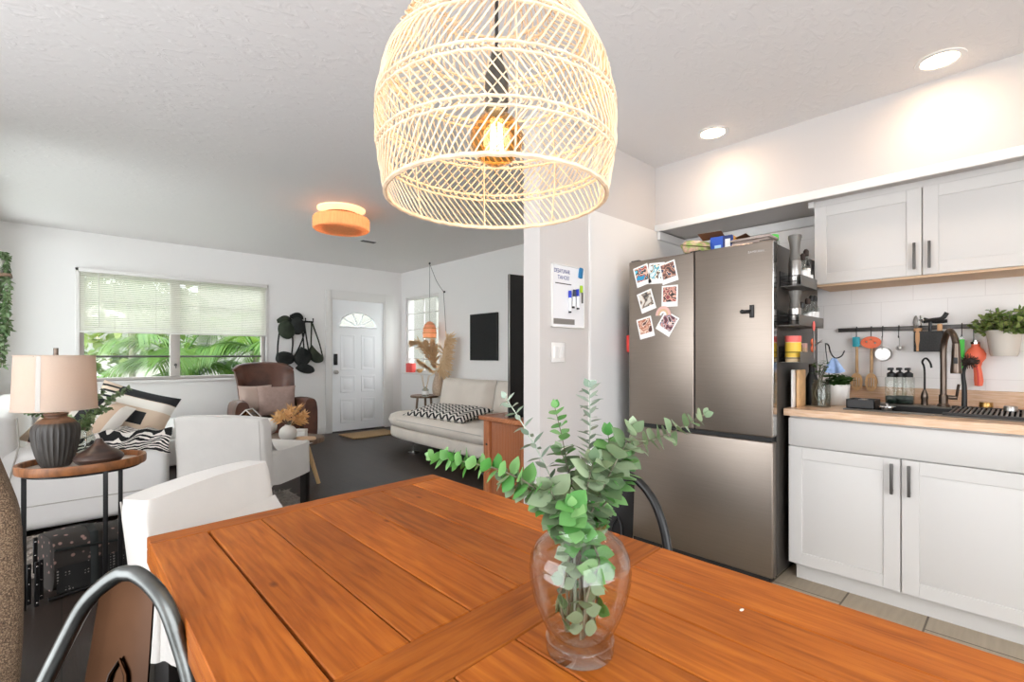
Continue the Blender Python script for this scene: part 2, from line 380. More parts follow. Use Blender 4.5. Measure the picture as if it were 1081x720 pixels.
leafmat('palm_dark', '#254a1f', '#3f6129', '#4f7030', .35)
leafmat('bush_green', '#456b30', '#a5b268', '#9fb85a', .3)
leafmat('vine_green', '#3f5f35', '#8fa07a', '#7f9f5f', .2)
leafmat('dried_leaf', '#c8935a', '#e0b882', '#e0b070', .2)
leafmat('pampas', '#d6b88e', '#ecd6b2', '#ecd2a8', .4)
mat('stem', '#6f6a58', .7)
mat('stem_pale', '#a9b3a4', .7)
mat('asphalt', '#8f918e', .9)
mat('garden_grass', '#3a5724', .95, var=.4, vscale=6)
mat('car_paint', '#eef1f5', .25)
mat('car_glass', '#2c3238', .1)
mat('facade', '#b5b3ae', .9)
mat('facade_dim', '#8a8985', .9)
mat('door_white', '#f3f5f7', .45)
translucent('blind_slat', '#f4f3ef', '#fbfaf4', .6, .6)
mat('win_frame', '#b9b2ac', .5)
mat('win_white', '#dedbd8', .5)
mat('black_cloth', '#1f2220', .85, var=.3, vscale=12, col2='#0f1110')
mat('olive_cloth', '#2c3424', .8, var=.4, vscale=10)
mat('art_black', '#1c1d1d', .85, bump=.4, bscale=60, var=.25, vscale=40)
mat('jute', '#a98a62', .95, var=.3, vscale=60, bump=.3, bscale=150)
mat('shag', '#b6aca3', 1., var=.3, vscale=25, bump=.6, bscale=80)
def tweed():
    m = mat('tweed', '#5f4d3b', .95); nt = m.node_tree; L = nt.links.new; b = nt.nodes['Principled BSDF']
    tc = nd(nt, 'ShaderNodeTexCoord'); n = nd(nt, 'ShaderNodeTexNoise'); n.inputs['Scale'].default_value = 300; n.inputs['Detail'].default_value = 2; L(tc.outputs['Object'], n.inputs['Vector'])
    r = nd(nt, 'ShaderNodeValToRGB'); e = r.color_ramp.elements; e[0].position = .3; e[0].color = srgb('#3a2f25'); e[1].position = .72; e[1].color = srgb('#a38d73'); k = e.new(.5); k.color = srgb('#6d5844')
    L(n.outputs['Fac'], r.inputs[0]); L(r.outputs[0], b.inputs['Base Color']); bp = nd(nt, 'ShaderNodeBump'); bp.inputs['Strength'].default_value = .7; bp.inputs['Distance'].default_value = .004; L(n.outputs['Fac'], bp.inputs['Height']); L(bp.outputs[0], b.inputs['Normal'])
tweed()
def uvramp(name, stops, axis='Y', rough=.9, noise_amt=0.):
    m = mat(name, '#ffffff', rough); nt = m.node_tree; L = nt.links.new; b = nt.nodes['Principled BSDF']
    uv = nd(nt, 'ShaderNodeUVMap'); sp = nd(nt, 'ShaderNodeSeparateXYZ'); L(uv.outputs[0], sp.inputs[0])
    r = nd(nt, 'ShaderNodeValToRGB'); r.color_ramp.interpolation = 'CONSTANT'; e = r.color_ramp.elements
    e[0].position = 0; e[0].color = srgb(stops[0][1]); e[1].position = stops[1][0]; e[1].color = srgb(stops[1][1])
    for p, c in stops[2:]: k = e.new(p); k.color = srgb(c)
    L(sp.outputs[axis], r.inputs[0]); L(r.outputs[0], b.inputs['Base Color']); return m
uvramp('pillow_bands', [(0, '#cdb9a4'), (.12, '#26282a'), (.22, '#cdb9a4'), (.36, '#ddd6cc'), (.44, '#26282a'), (.62, '#ddd6cc'), (.72, '#cdb39b'), (.86, '#e0dad0')], 'X')
def patchpillow():
    m = mat('pillow_patch', '#d8c8b6', .9); nt = m.node_tree; L = nt.links.new; b = nt.nodes['Principled BSDF']
    uv = nd(nt, 'ShaderNodeUVMap'); sp = nd(nt, 'ShaderNodeSeparateXYZ'); L(uv.outputs[0], sp.inputs[0]); x, y = sp.outputs['X'], sp.outputs['Y']
    a = math_n(nt, 'MULTIPLY', math_n(nt, 'GREATER_THAN', x, .30), math_n(nt, 'LESS_THAN', x, .72)); a = math_n(nt, 'MULTIPLY', a, math_n(nt, 'GREATER_THAN', y, .40)); a = math_n(nt, 'MULTIPLY', a, math_n(nt, 'LESS_THAN', y, .62))
    c = math_n(nt, 'MULTIPLY', math_n(nt, 'GREATER_THAN', x, .25), math_n(nt, 'GREATER_THAN', y, .84)); k = math_n(nt, 'MAXIMUM', a, c)
    st = math_n(nt, 'MULTIPLY', math_n(nt, 'LESS_THAN', x, .25), math_n(nt, 'LESS_THAN', math_n(nt, 'FRACT', math_n(nt, 'MULTIPLY', y, 11)), .4)); st = math_n(nt, 'MULTIPLY', st, math_n(nt, 'GREATER_THAN', y, .6)); k = math_n(nt, 'MAXIMUM', k, st)
    ring = math_n(nt, 'MULTIPLY', math_n(nt, 'GREATER_THAN', y, .68), math_n(nt, 'LESS_THAN', y, .83))
    m1 = nd(nt, 'ShaderNodeMix', data_type='RGBA'); m1.inputs['A'].default_value = srgb('#d2bda6'); m1.inputs['B'].default_value = srgb('#e2ddd3'); L(ring, m1.inputs['Factor'])
    m2 = nd(nt, 'ShaderNodeMix', data_type='RGBA'); L(m1.outputs['Result'], m2.inputs['A']); m2.inputs['B'].default_value = srgb('#222426'); L(k, m2.inputs['Factor']); L(m2.outputs['Result'], b.inputs['Base Color'])
patchpillow()
def zigzag(name, nu, nv, amp, black='#1b1a1a', white='#e6e0d8', thr=.5, wob=0.):
    m = mat(name, white, .9); nt = m.node_tree; L = nt.links.new; b = nt.nodes['Principled BSDF']
    uv = nd(nt, 'ShaderNodeUVMap'); src = uv.outputs[0]
    if wob:
        n = nd(nt, 'ShaderNodeTexNoise'); n.inputs['Scale'].default_value = 5; L(src, n.inputs['Vector']); mm = nd(nt, 'ShaderNodeVectorMath', operation='SCALE'); mm.inputs['Scale'].default_value = wob; L(n.outputs['Color'], mm.inputs[0]); ad = nd(nt, 'ShaderNodeVectorMath', operation='ADD'); L(src, ad.inputs[0]); L(mm.outputs[0], ad.inputs[1]); src = ad.outputs[0]
    sp = nd(nt, 'ShaderNodeSeparateXYZ'); L(src, sp.inputs[0])
    tri = math_n(nt, 'ABSOLUTE', math_n(nt, 'SUBTRACT', math_n(nt, 'FRACT', math_n(nt, 'MULTIPLY', sp.outputs['X'], nu)), .5))
    w = math_n(nt, 'FRACT', math_n(nt, 'ADD', math_n(nt, 'MULTIPLY', sp.outputs['Y'], nv), math_n(nt, 'MULTIPLY', tri, amp)))
    mx = nd(nt, 'ShaderNodeMix', data_type='RGBA'); mx.inputs['A'].default_value = srgb(black); mx.inputs['B'].default_value = srgb(white); L(math_n(nt, 'LESS_THAN', w, thr), mx.inputs['Factor']); L(mx.outputs['Result'], b.inputs['Base Color'])
zigzag('chevron', 9, 9, 1.7)
zigzag('throw_weave', 5, 13, 1.2, thr=.45, wob=.16)
def floral():
    m = mat('floral', '#3a3531', .9); nt = m.node_tree; L = nt.links.new; b = nt.nodes['Principled BSDF']
    tc = nd(nt, 'ShaderNodeTexCoord'); vo = nd(nt, 'ShaderNodeTexVoronoi'); vo.inputs['Scale'].default_value = 26; L(tc.outputs['Object'], vo.inputs['Vector'])
    r = nd(nt, 'ShaderNodeValToRGB'); e = r.color_ramp.elements; e[0].position = .16; e[0].color = srgb('#a08077'); e[1].position = .26; e[1].color = srgb('#3b3632'); L(vo.outputs['Distance'], r.inputs[0]); L(r.outputs[0], b.inputs['Base Color'])
floral()
def netting():
    m = mat('netting', '#171615', .8); nt = m.node_tree; L = nt.links.new; b = nt.nodes['Principled BSDF']
    tc = nd(nt, 'ShaderNodeTexCoord'); ch = nd(nt, 'ShaderNodeTexVoronoi'); ch.inputs['Scale'].default_value = 70; ch.inputs['Randomness'].default_value = 0; L(tc.outputs['Object'], ch.inputs['Vector'])
    n = nd(nt, 'ShaderNodeTexNoise'); n.inputs['Scale'].default_value = 14; L(tc.outputs['Object'], n.inputs['Vector'])
    k = math_n(nt, 'MULTIPLY', math_n(nt, 'LESS_THAN', ch.outputs['Distance'], .3), math_n(nt, 'GREATER_THAN', n.outputs['Fac'], .52))
    mx = nd(nt, 'ShaderNodeMix', data_type='RGBA'); mx.inputs['A'].default_value = srgb('#1b1a19'); mx.inputs['B'].default_value = srgb('#8b8681'); L(k, mx.inputs['Factor']); L(mx.outputs['Result'], b.inputs['Base Color'])
netting()
def photo(name, cols, sc, seed):
    m = mat(name, cols[0], .5); nt = m.node_tree; L = nt.links.new; b = nt.nodes['Principled BSDF']
    uv = nd(nt, 'ShaderNodeUVMap'); mp = nd(nt, 'ShaderNodeMapping'); mp.inputs['Location'].default_value = (seed, seed * 2, 0); L(uv.outputs[0], mp.inputs[0])
    n = nd(nt, 'ShaderNodeTexNoise'); n.inputs['Scale'].default_value = sc; n.inputs['Detail'].default_value = 1; L(mp.outputs[0], n.inputs['Vector'])
    r = nd(nt, 'ShaderNodeValToRGB'); r.color_ramp.interpolation = 'CONSTANT'; e = r.color_ramp.elements; P = [0, .4, .47, .53, .6]
    e[0].color = srgb(cols[0]); e[1].position = P[1]; e[1].color = srgb(cols[1])
    for i in range(2, len(cols)): k = e.new(P[i]); k.color = srgb(cols[i])
    L(n.outputs['Fac'], r.inputs[0]); L(r.outputs[0], b.inputs['Base Color'])
photo('photo_sea', ['#2d8fb8', '#a34b42', '#d9b5a0', '#3b2f30', '#5fb7d0'], 24, 1)
photo('photo_beach', ['#cfe0e0', '#58a5b5', '#e5dcc9', '#6f5c4c', '#d9e5e8'], 24, 3)
photo('photo_group', ['#4c3b38', '#b9816c', '#6b4a44', '#d9b39c', '#3a3f58'], 30, 5)
photo('photo_face', ['#8d3f44', '#c99484', '#2c2225', '#d8a894', '#b5646a'], 22, 7)
photo('photo_sit', ['#cfc8bd', '#8c8073', '#4b443f', '#b9a08c', '#d8d2c8'], 22, 9)
photo('photo_warm', ['#8c4a3a', '#d0a089', '#a86a50', '#e0c4b0', '#5b3630'], 24, 11)
photo('photo_crowd', ['#5b3540', '#c98f85', '#54708c', '#e0c5bb', '#3b2c33'], 30, 13)
mat('paper', '#ecebe8', .6)
mat('pink', '#dcb0a4', .6)
mat('board_white', '#e6e6e8', .25)
mat('board_rim', '#dcdad6', .4)
mat('grey_strip', '#7f7a75', .5)
mat('ink_blue', '#1d2f7d', .6)
mat('marker_blue', '#1c36b8', .4)
mat('marker_dark', '#2a3550', .4)
mat('marker_white', '#efefef', .4)
mat('teal', '#1f6d9a', .5)
mat('lime', '#a9cc35', .5)
mat('red', '#d63a32', .45)
mat('coral', '#f0704f', .45)
mat('orange_silicone', '#ee7348', .5)
mat('leaf_tag', '#35a5b5', .5)
mat('bright_green', '#45c23c', .45)
mat('box_blue', '#1d4fb5', .45)
mat('box_navy', '#152a66', .5)
mat('box_brown', '#6b4326', .8)
mat('box_gold', '#e0a63c', .5)
mat('label_pale', '#a9cfea', .5)
mat('bag_green', '#93a955', .5, var=.6, vscale=30, col2='#e0b0a0')
mat('tub', '#a5958c', .35)
mat('yellow_label', '#e0b93f', .5)
mat('beige_jar', '#d9bf96', .5)
mat('pink_lid', '#e86a62', .45)
mat('cork', '#cf9f74', .8)
mat('dark_liquid', '#15231a', .25)
mat('cloth_blue', '#9db8e0', .9, var=.15, vscale=60)
mat('pot_white', '#e3dfda', .4)
mat('pot_cream', '#d8cfc2', .6)
mat('spice_brown', '#9a6038', .8)
mat('spice_tan', '#c69b66', .8)
mat('spice_dark', '#332620', .7)
mat('grinder_grey', '#6b6863', .45, metal=.3)
mat('mesh_black', '#2b2926', .6, var=.5, vscale=120)
mat('red_gift', '#e6504a', .5)
mat('switch_white', '#e6e3df', .4)
mat('wire_white', '#cbc7c2', .5)
mat('basin', '#3b3a39', .35, metal=.7)
mat('bread', '#d2b08e', .8)
# ================================================================= THE SETTING
WX, WY, LX, KX, CZ = 4.18, 7.2, -.5, 3.62, 2.56
g = G().box(-1.7, 4.4, -1.6, 7.4, -.1, 0); struct('floor', g, 'floor_wood')
g = G().box(1.84, KX, -1.6, 1.87, -.05, .006); struct('floor_kitchen', g, 'floor_tile')
g = G().box(-1.7, 4.4, -1.6, 7.4, CZ, CZ + .1); struct('ceiling', g, 'ceiling_plaster')
# window wall (far), with the holes of the wide window and of the entrance door
W1 = (.145, 2.06, .88, 2.12); DR = (2.97, 3.89, 2.06)
g = G(); y0, y1 = WY, WY + .16
g.box(-.66, W1[0], y0, y1, 0, CZ); g.box(W1[0], W1[1], y0, y1, 0, W1[2]); g.box(W1[0], W1[1], y0, y1, W1[3], CZ)
g.box(W1[1], DR[0], y0, y1, 0, CZ); g.box(DR[0], DR[1], y0, y1, DR[2], CZ); g.box(DR[1], WX + .16, y0, y1, 0, CZ)
struct('wall_far', g, 'wall_white', smooth=0)
W2 = (6.09, 7.06, .9, 2.13)
g = G(); g.box(WX, WX + .16, 1.97, W2[0], 0, CZ); g.box(WX, WX + .16, W2[0], W2[1], 0, W2[2]); g.box(WX, WX + .16, W2[0], W2[1], W2[3], CZ); g.box(WX, WX + .16, W2[1], WY, 0, CZ)
struct('wall_right', g, 'wall_white', smooth=0)
W3 = (4.4, 6.9, .82, 2.42)
g = G(); g.box(LX - .16, LX, 4.2, W3[0], 0, CZ); g.box(LX - .16, LX, W3[1], WY, 0, CZ); g.box(LX - .16, LX, W3[0], W3[1], 0, W3[2]); g.box(LX - .16, LX, W3[0], W3[1], W3[3], CZ); g.box(-1.7, LX, 4.04, 4.2, 0, CZ); L2 = (.2, 2.9, 2.3)
g.box(-1.86, -1.7, -1.76, L2[0], 0, CZ); g.box(-1.86, -1.7, L2[1], 4.2, 0, CZ); g.box(-1.86, -1.7, L2[0], L2[1], L2[2], CZ); struct('wall_left', g, 'wall_white', smooth=0)  # unseen wall, with an opening added to let daylight in from the left
B2 = (-1.5, 1.7, 2.35)
g = G(); g.box(-1.7, B2[0], -1.76, -1.6, 0, CZ); g.box(B2[1], KX + .12, -1.76, -1.6, 0, CZ); g.box(B2[0], B2[1], -1.76, -1.6, B2[2], CZ); struct('wall_back', g, 'wall_white', smooth=0)  # opening behind the camera is sized to let sky light in
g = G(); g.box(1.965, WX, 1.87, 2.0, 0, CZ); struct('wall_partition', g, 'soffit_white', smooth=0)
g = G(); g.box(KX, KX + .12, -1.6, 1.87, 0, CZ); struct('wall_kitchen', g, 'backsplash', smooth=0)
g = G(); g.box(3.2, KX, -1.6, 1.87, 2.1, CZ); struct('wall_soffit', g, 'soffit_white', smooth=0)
g = G(); g.box(3.183, 3.2, -1.6, 1.87, 2.085, 2.135, .003); struct('trim_1', g, 'trim_white')
g = G(); g.box(2.41, 3.6, 1.858, 1.87, 0, 2.09); g.box(2.41, 3.2, 1.852, 1.859, 1.148, 1.156); g.box(2.40, 2.425, 1.852, 1.87, 0, 2.09, .003); struct('trim_2', g, 'trim_white', smooth=0)
g = G(); g.box(3.585, KX, .87, 1.858, 2.03, 2.09, .004); g.box(3.2, 3.6, 1.835, 1.858, 2.03, 2.09, .004); struct('trim_3', g, 'trim_white')
g = G(); g.box(2.08, DR[0] - .085, WY - .014, WY, 0, .1, .003); g.box(4.045, WX, WY - .014, WY, 0, .1, .003); g.box(LX, 2.08, WY - .014, WY, 0, .1, .003); struct('baseboard_far', g, 'trim_white')
g = G(); g.box(WX - .014, WX, 1.97, WY - .014, 0, .1, .003); struct('baseboard_right', g, 'trim_white')

# wide window: frame, middle post, panes, sill (a structure with parts)
w = thing('window_1', 'wide two-bay window with a half-lowered blind over the sofa', 'window', ((W1[0] + W1[1]) / 2, WY, W1[2]), kind='structure')
g = G(); a, b, z0, z1 = W1; t = .04; yy = (WY + .03, WY + .1)
for q in ((a, a + t, z0, z1), (b - t, b, z0, z1), (a + t, b - t, z0, z0 + t), (a + t, b - t, z1 - t, z1)): g.box(q[0], q[1], *yy, q[2], q[3], .004)
xm = 1.03
g.box(xm - .05, xm + .05, WY + .015, WY + .11, z0 + t, z1 - t, .004)
g.build('frame', 'win_frame', w)
for (p, q) in ((a + t, xm - .05), (xm + .05, b - t)):
    for zb in (1.165, 1.50, 1.8):
        G().box(p, q, WY + .045, WY + .085, zb - .012, zb + .012, .003).build('sash_bar', plab and 'handle_grey', w)
    G().box(p, q, WY + .063, WY + .067, z0 + t, z1 - t).build('pane', 'pane', w)
G().box(a - .03, b + .03, WY - .03, WY + .1, z0 - .035, z0, .005).build('sill', 'win_white', w)
g = G()
for q in ((a - .035, a, z0, z1 + .035), (b, b + .035, z0, z1 + .035), (a - .035, b + .035, z1, z1 + .035)): g.box(q[0], q[1], WY - .012, WY + .03, q[2], q[3], .003)
g.build('casing', 'win_white', w)
g = G(); g.ell((xm, WY + .008, 1.06), .016, .012, .016); g.tube([(xm, WY, 1.06), (xm, WY - .02, 1.05), (xm, WY - .03, 1.02)], .005); g.build('crank', 'handle_grey', w)

# blind
bl = thing('window_blind', 'white slatted mini blind lowered halfway over the wide window', 'blind', ((a + b) / 2, WY - .03, 1.43))
G().box(a - .01, b + .01, WY - .05, WY - .015, 2.11, 2.15, .004).build('headrail', 'win_white', bl)
g = G(); zb = 1.452
for i in range(31):
    z = zb + .012 + i * .0212; M = TR((a + b) / 2, WY - .032, z, math.radians(50))
    g.box(-(b - a) / 2 + .003, (b - a) / 2 - .003, -.0125, .0125, -.0004, .0004, 0, 1, M)
g.build('slats', 'blind_slat', bl, smooth=0)
G().box(a, b, WY - .045, WY - .02, zb - .016, zb, .003).build('bottom_rail', 'win_white', bl)
G().tube([(a + .16, WY - .055, 2.11), (a + .165, WY - .057, 1.5)], .004).build('wand', 'wire_white', bl)
for xx in (a + .3, xm - .2, xm + .25, b - .3): G().tube([(xx, WY - .047, 2.11), (xx, WY - .047, zb)], .0012, 4).build('ladder_cord', 'wire_white', bl)

# second window
w = thing('window_2', 'narrow double-hung window beside the entrance door', 'window', (WX, (W2[0] + W2[1]) / 2, W2[2]), kind='structure')
g = G(); a2, b2, z0, z1 = W2; xx = (WX + .02, WX + .09); t = .045
for q in ((a2, a2 + t, z0, z1), (b2 - t, b2, z0, z1), (a2 + t, b2 - t, z0, z0 + t), (a2 + t, b2 - t, z1 - t, z1), (a2 + t, b2 - t, 1.32, 1.36)): g.box(*xx, q[0], q[1], q[2], q[3], .004)
g.build('frame', 'win_white', w)
G().box(WX + .05, WX + .054, a2 + t, b2 - t, z0 + t, z1 - t).build('pane', 'pane', w)
G().box(WX - .06, WX + .09, a2 - .03, b2 + .03, z0 - .03, z0, .005).build('sill', 'win_white', w)
g = G()
for zz in (1.12, 1.6, 1.86): g.box(WX + .04, WX + .064, a2 + t, b2 - t, zz - .009, zz + .009, .002)
g.box(WX + .04, WX + .064, (a2 + b2) / 2 - .009, (a2 + b2) / 2 + .009, z0 + t, z1 - t, .002); g.build('glazing_bars', 'win_white', w)

w = thing('window_added', 'wide window in the left wall above the white sofa', 'window', (LX, (W3[0] + W3[1]) / 2, W3[2]), kind='structure')  # out of view, added to bring more daylight into the living area
g = G(); a3, b3, z0, z1 = W3; xx = (LX - .1, LX - .04); t = .05
for q in ((a3, a3 + t, z0, z1), (b3 - t, b3, z0, z1), (a3 + t, b3 - t, z0, z0 + t), (a3 + t, b3 - t, z1 - t, z1), ((a3 + b3) / 2 - .03, (a3 + b3) / 2 + .03, z0 + t, z1 - t)): g.box(*xx, q[0], q[1], q[2], q[3], .004)
g.build('frame', 'win_white', w)
for p, q in ((a3 + t, (a3 + b3) / 2 - .03), ((a3 + b3) / 2 + .03, b3 - t)): G().box(LX - .072, LX - .068, p, q, z0 + t, z1 - t).build('pane', 'pane', w)
# entrance door with fan light
d = thing('door_1', 'white panelled entrance door with a fan light', 'door', (3.43, WY, 0), kind='structure')
x0, x1, zt = DR[0] + .03, DR[1] - .03, DR[2] - .03
g = G(); yd = WY + .03; xc = (x0 + x1) / 2; R0 = .31; zc = 1.62
# leaf with a half-round opening: polygon pieces around the fan
arc = [(xc + R0 * cos(PI * i / 20), zc + .235 * sin(PI * i / 20)) for i in range(21)]
pts = [(x0, .005), (x1, .005), (x1, zc)] + arc + [(x0, zc)]
M = frame((0, yd + .045, 0), (1, 0, 0), (0, 0, 1))
g.prism([(x0, .005), (x1, .005), (x1, zc), (x0, zc)], M, .045)
top = [(x1, zc)] + [(x1, zt), (x0, zt), (x0, zc)] + arc[::-1]
for i in range(20):
    p, q = arc[i], arc[i + 1]
    def outp(s): return (x1 if s[0] >= xc else x0, s[1])
    def up(s): return (s[0], zt)
    g.prism([p, up(p), up(q), q][::-1], M, .045)
g.prism([(x1, zc), (x1, zt), arc[0] and (arc[0][0], zt), arc[0]], M, .045); g.prism([arc[-1], (arc[-1][0], zt), (x0, zt), (x0, zc)], M, .045)
g.build('leaf', 'door_white', d, smooth=0)
g = G()
for (p0, p1, q0, q1) in ((.14, .38, .95, 1.5), (.48, .72, .95, 1.5), (.14, .38, .6, .86), (.48, .72, .6, .86), (.14, .38, .13, .5), (.48, .72, .13, .5)):
    for q in ((p0, p1, q0, q0 + .02), (p0, p1, q1 - .02, q1), (p0, p0 + .02, q0, q1), (p1 - .02, p1, q0, q1)): g.box(x0 + q[0], x0 + q[1], yd - .007, yd + .003, q[2], q[3], .003)
    g.box(x0 + p0 + .05, x0 + p1 - .05, yd - .006, yd + .003, q0 + .05, q1 - .05, .005)
g.build('raised_panels', 'door_white', d)
g = G(); g.tube([V((p[0], yd - .002, p[1])) for p in arc], .014, 8); g.tube([(xc - R0, yd - .002, zc), (xc + R0, yd - .002, zc)], .014, 8)
for k in (36, 72, 108, 144): g.tube([(xc + .06 * cos(math.radians(k)), yd, zc + .05 * sin(math.radians(k))), (xc + R0 * cos(math.radians(k)), yd, zc + .235 * sin(math.radians(k)))], .011, 8)
g.tube([(xc + .06 * cos(PI * i / 8), yd, zc + .05 * sin(PI * i / 8)) for i in range(9)], .009, 6)
g.build('fan_light_bars', 'door_white', d)
G().prism(arc, frame((0, yd + .025, 0), (1, 0, 0), (0, 0, 1)), .004).build('fan_light_pane', 'pane', d)
g = G(); g.box(x0 + .03, x0 + .09, yd - .022, yd, 1.03, 1.2, .008); g.build('keypad', 'black_plastic', d)
g = G(); g.lathe([(.03, 0), (.03, .008), (.012, .012), (.012, .035), (.028, .045), (.03, .06), (.02, .072), (.001, .074)], n=20, M=frame((x0 + .06, yd, .92), (1, 0, 0), (0, 0, 1))); g.build('knob', 'steel_tool', d)
g = G(); g.box(DR[0], x0, WY - .005, WY + .12, 0, DR[2]); g.box(x1, DR[1], WY - .005, WY + .12, 0, DR[2]); g.box(x0, x1, WY - .005, WY + .12, zt, DR[2])
g.box(2.89, DR[0] + .012, WY - .02, WY, 0, 2.17, .004); g.box(DR[1] - .012, 4.02, WY - .02, WY, 0, 2.17, .004); g.box(DR[0] + .012, DR[1] - .012, WY - .02, WY, DR[2] - .012, 2.17, .004)
g.build('casing', 'trim_white', d)
G().box(x0, x1, WY - .02, WY + .1, -.001, .012).build('threshold', 'gunmetal', d)

# ================================================================= THE GARDEN BEHIND THE WINDOWS
g = G().box(-25, 30, 7.5, 45, -.35, -.25); o = struct('ground', g, 'garden_grass')
g = G().box(-25, 7, 11.2, 15.2, -.25, -.24); struct('ground_drive', g, 'asphalt')
g = G().box(4.5, 30, -10, 7.5, -.35, -.25); struct('ground_side', g, 'asphalt')
hb = thing('house', 'pale house across the drive, seen through the wide window', 'house', (-3, 24, -.25))
G().box(-12, 6, 24, 30, -.25, 2.6).build('wall', 'facade', hb)
G().prism([(23.4, 2.6), (30.6, 2.6), (27, 4.0)], frame((-12.5, 0, 0), (0, 1, 0), (0, 0, 1)), 19).build('roof', 'win_frame', hb)
def palm(x, y, h, nf, seed, label, m='palm_green', L=1.5, lo=-.1):
    R = random.Random(seed); t = thing('palm_plant', label, 'palm', (x, y, -.25), group=None)
    g = G(); st = [(x, y, -.25), (x + .03, y, h * .5 - .25), (x, y + .02, h - .25)]; g.tube(catmull(st, 4), .05, 8); g.build('trunk', 'stem', t)
    g = G()
    for i in range(nf):
        a = 2 * PI * i / nf + R.uniform(-.3, .3); el = R.uniform(.15, 1.2); LL = L * R.uniform(.75, 1.15)
        D = V((cos(a) * cos(el), sin(a) * cos(el), sin(el))); p0 = V((x, y, h - .25)); rp = []
        for k in range(14):
            s = k / 13; rp.append(p0 + D * LL * s + V((0, 0, -LL * .75 * s * s * cos(el))))
        g.tube(rp, [.012 * (1 - .8 * k / 13) for k in range(14)], 5)
        for k in range(2, 14):
            for sgn in (-1, 1):
                d0 = (rp[min(k + 1, 13)] - rp[k - 1]).normalized(); side = d0.cross(V((0, 0, 1))).normalized() * sgn
                for off in (0, .34, .67):
                    q = rp[k].lerp(rp[k - 1], off)
                    g.leaf(q, d0 * .75 + side * .8 + V((0, 0, -.25 + R.uniform(-.1, .1))), V((0, 0, 1)), (.42 * LL * (1 - .5 * abs(k / 13 - .45))), .02, .35, 4, .2, R.random())
    g.build('fronds', m, t); return t
PL = [(.25, 8.7, .62, 11, 'lowest palm plant, just outside the left bay of the wide window', .85), (1.45, 9.6, 1.3, 15, 'bushy green palm plant outside the middle of the wide window', 1.3), (2.45, 9.1, 1.5, 14, 'palm plant arching over the right bay of the wide window', 1.25), (1.9, 10.8, 1.0, 12, 'palm plant behind the arching one, seen through the right bay', 1.3), (3.6, 11.5, 1.9, 14, 'tall palm plant farthest right outside the wide window', 1.7), (.9, 11.0, 2.5, 16, 'tall palm plant seen through the lowered blind, left of the mullion', 1.8)]
for i, (x, y, h, nf, lb, L) in enumerate(PL): palm(x, y, h, nf, 40 + i, lb, 'palm_dark' if i in (3, 5) else 'palm_green', L)
# hedge and trees far behind
def bush(name, x, y, rx, ry, rz, z, n, seed, label, cat, m='bush_green', L=.16):
    R = random.Random(seed); g = G()
    for i in range(n):
        a, b_, c = R.gauss(0, 1), R.gauss(0, 1), R.gauss(0, 1); q = V((a, b_, c)).normalized() * (R.random() ** .25)
        p = V((x + q.x * rx, y + q.y * ry, z + q.z * rz)); dd = V((R.uniform(-1, 1), R.uniform(-1, 1), R.uniform(-.6, .8)))
        g.leaf(p, dd, V((R.uniform(-.3, .3), R.uniform(-.3, .3), 1)), L * R.uniform(.6, 1.2), L * .55, .2, 3, .1, R.random())
    t = thing(name, label, cat, (x, y, -.25)); g.build('foliage', m, t)
    G().tube([(x, y, -.25), (x, y, z)], .06, 8).build('trunk', 'stem', t); return t
bush('tree', 0.2, 18.5, 3.2, 1.6, 1.9, 2.5, 1500, 3, 'broad tree farthest right across the drive, seen through the wide window', 'tree', L=.42)
bush('tree', -6.4, 18, 3.2, 1.6, 1.9, 2.9, 1500, 4, 'broad tree farthest left across the drive, seen through the wide window', 'tree', 'vine_green', L=.42)
hc = thing('house', 'pale neighbouring house beyond the entrance door', 'house', (9, 16, -.25)); G().box(3.5, 14, 15.5, 20, -.25, 4.2).build('wall', 'facade_dim', hc); G().prism([(15.2, 4.2), (20.3, 4.2), (17.7, 5.6)], frame((3.2, 0, 0), (0, 1, 0), (0, 0, 1)), 11).build('roof', 'win_frame', hc)  # added backdrop that keeps the fan light from blowing out
hd = thing('house', 'pale side house seen through the narrow window', 'house', (11, 6, -.35)); G().box(9.5, 14, 1, 14, -.35, 3.6).build('wall', 'facade_dim', hd); G().prism([(9.2, 3.6), (14.3, 3.6), (11.7, 5)], frame((0, 14.2, 0), (1, 0, 0), (0, 0, 1)), 13).build('roof', 'win_frame', hd)  # added to block bright sky behind the narrow window panes
bush('shrub', 7.3, 8.6, .9, 1.2, .9, .5, 500, 5, 'leafy shrub outside the narrow window by the entrance door', 'shrub', 'vine_green', L=.25)
# parked car on the drive
cr = thing('car', 'white parked car seen low through the left bay of the wide window', 'car', (-1.3, 12.6, -.24))
cr.scale = (1, 1, 1)
def carbody():
    P = [(-2.1, .3), (2.1, .3), (2.15, .75), (1.95, 1.0), (1.1, 1.15), (.45, 1.72), (-1.6, 1.78), (-2.0, 1.2), (-2.1, 1.0)]
    bm = bmesh.new(); g = G(); g.prism(P, TR(-1.3, 12.6 + .85, -.24, PI / 2), 1.7); return g
carbody().build('body', 'car_paint', cr)
for yy in (11.745, 13.445): G().prism([(.9, 1.17), (.38, 1.62), (-1.5, 1.66), (-1.75, 1.2)], TR(-1.3, yy + .01, -.24, PI / 2), .012).build('side_window', 'car_glass', cr)
for sx in (-1.3, 1.3):
    for yy in (11.72, 13.3): G().cyl((-1.3 + sx, yy, .08), (-1.3 + sx, yy + .2, .08), .32, n=24).build('wheel', 'black_plastic', cr)
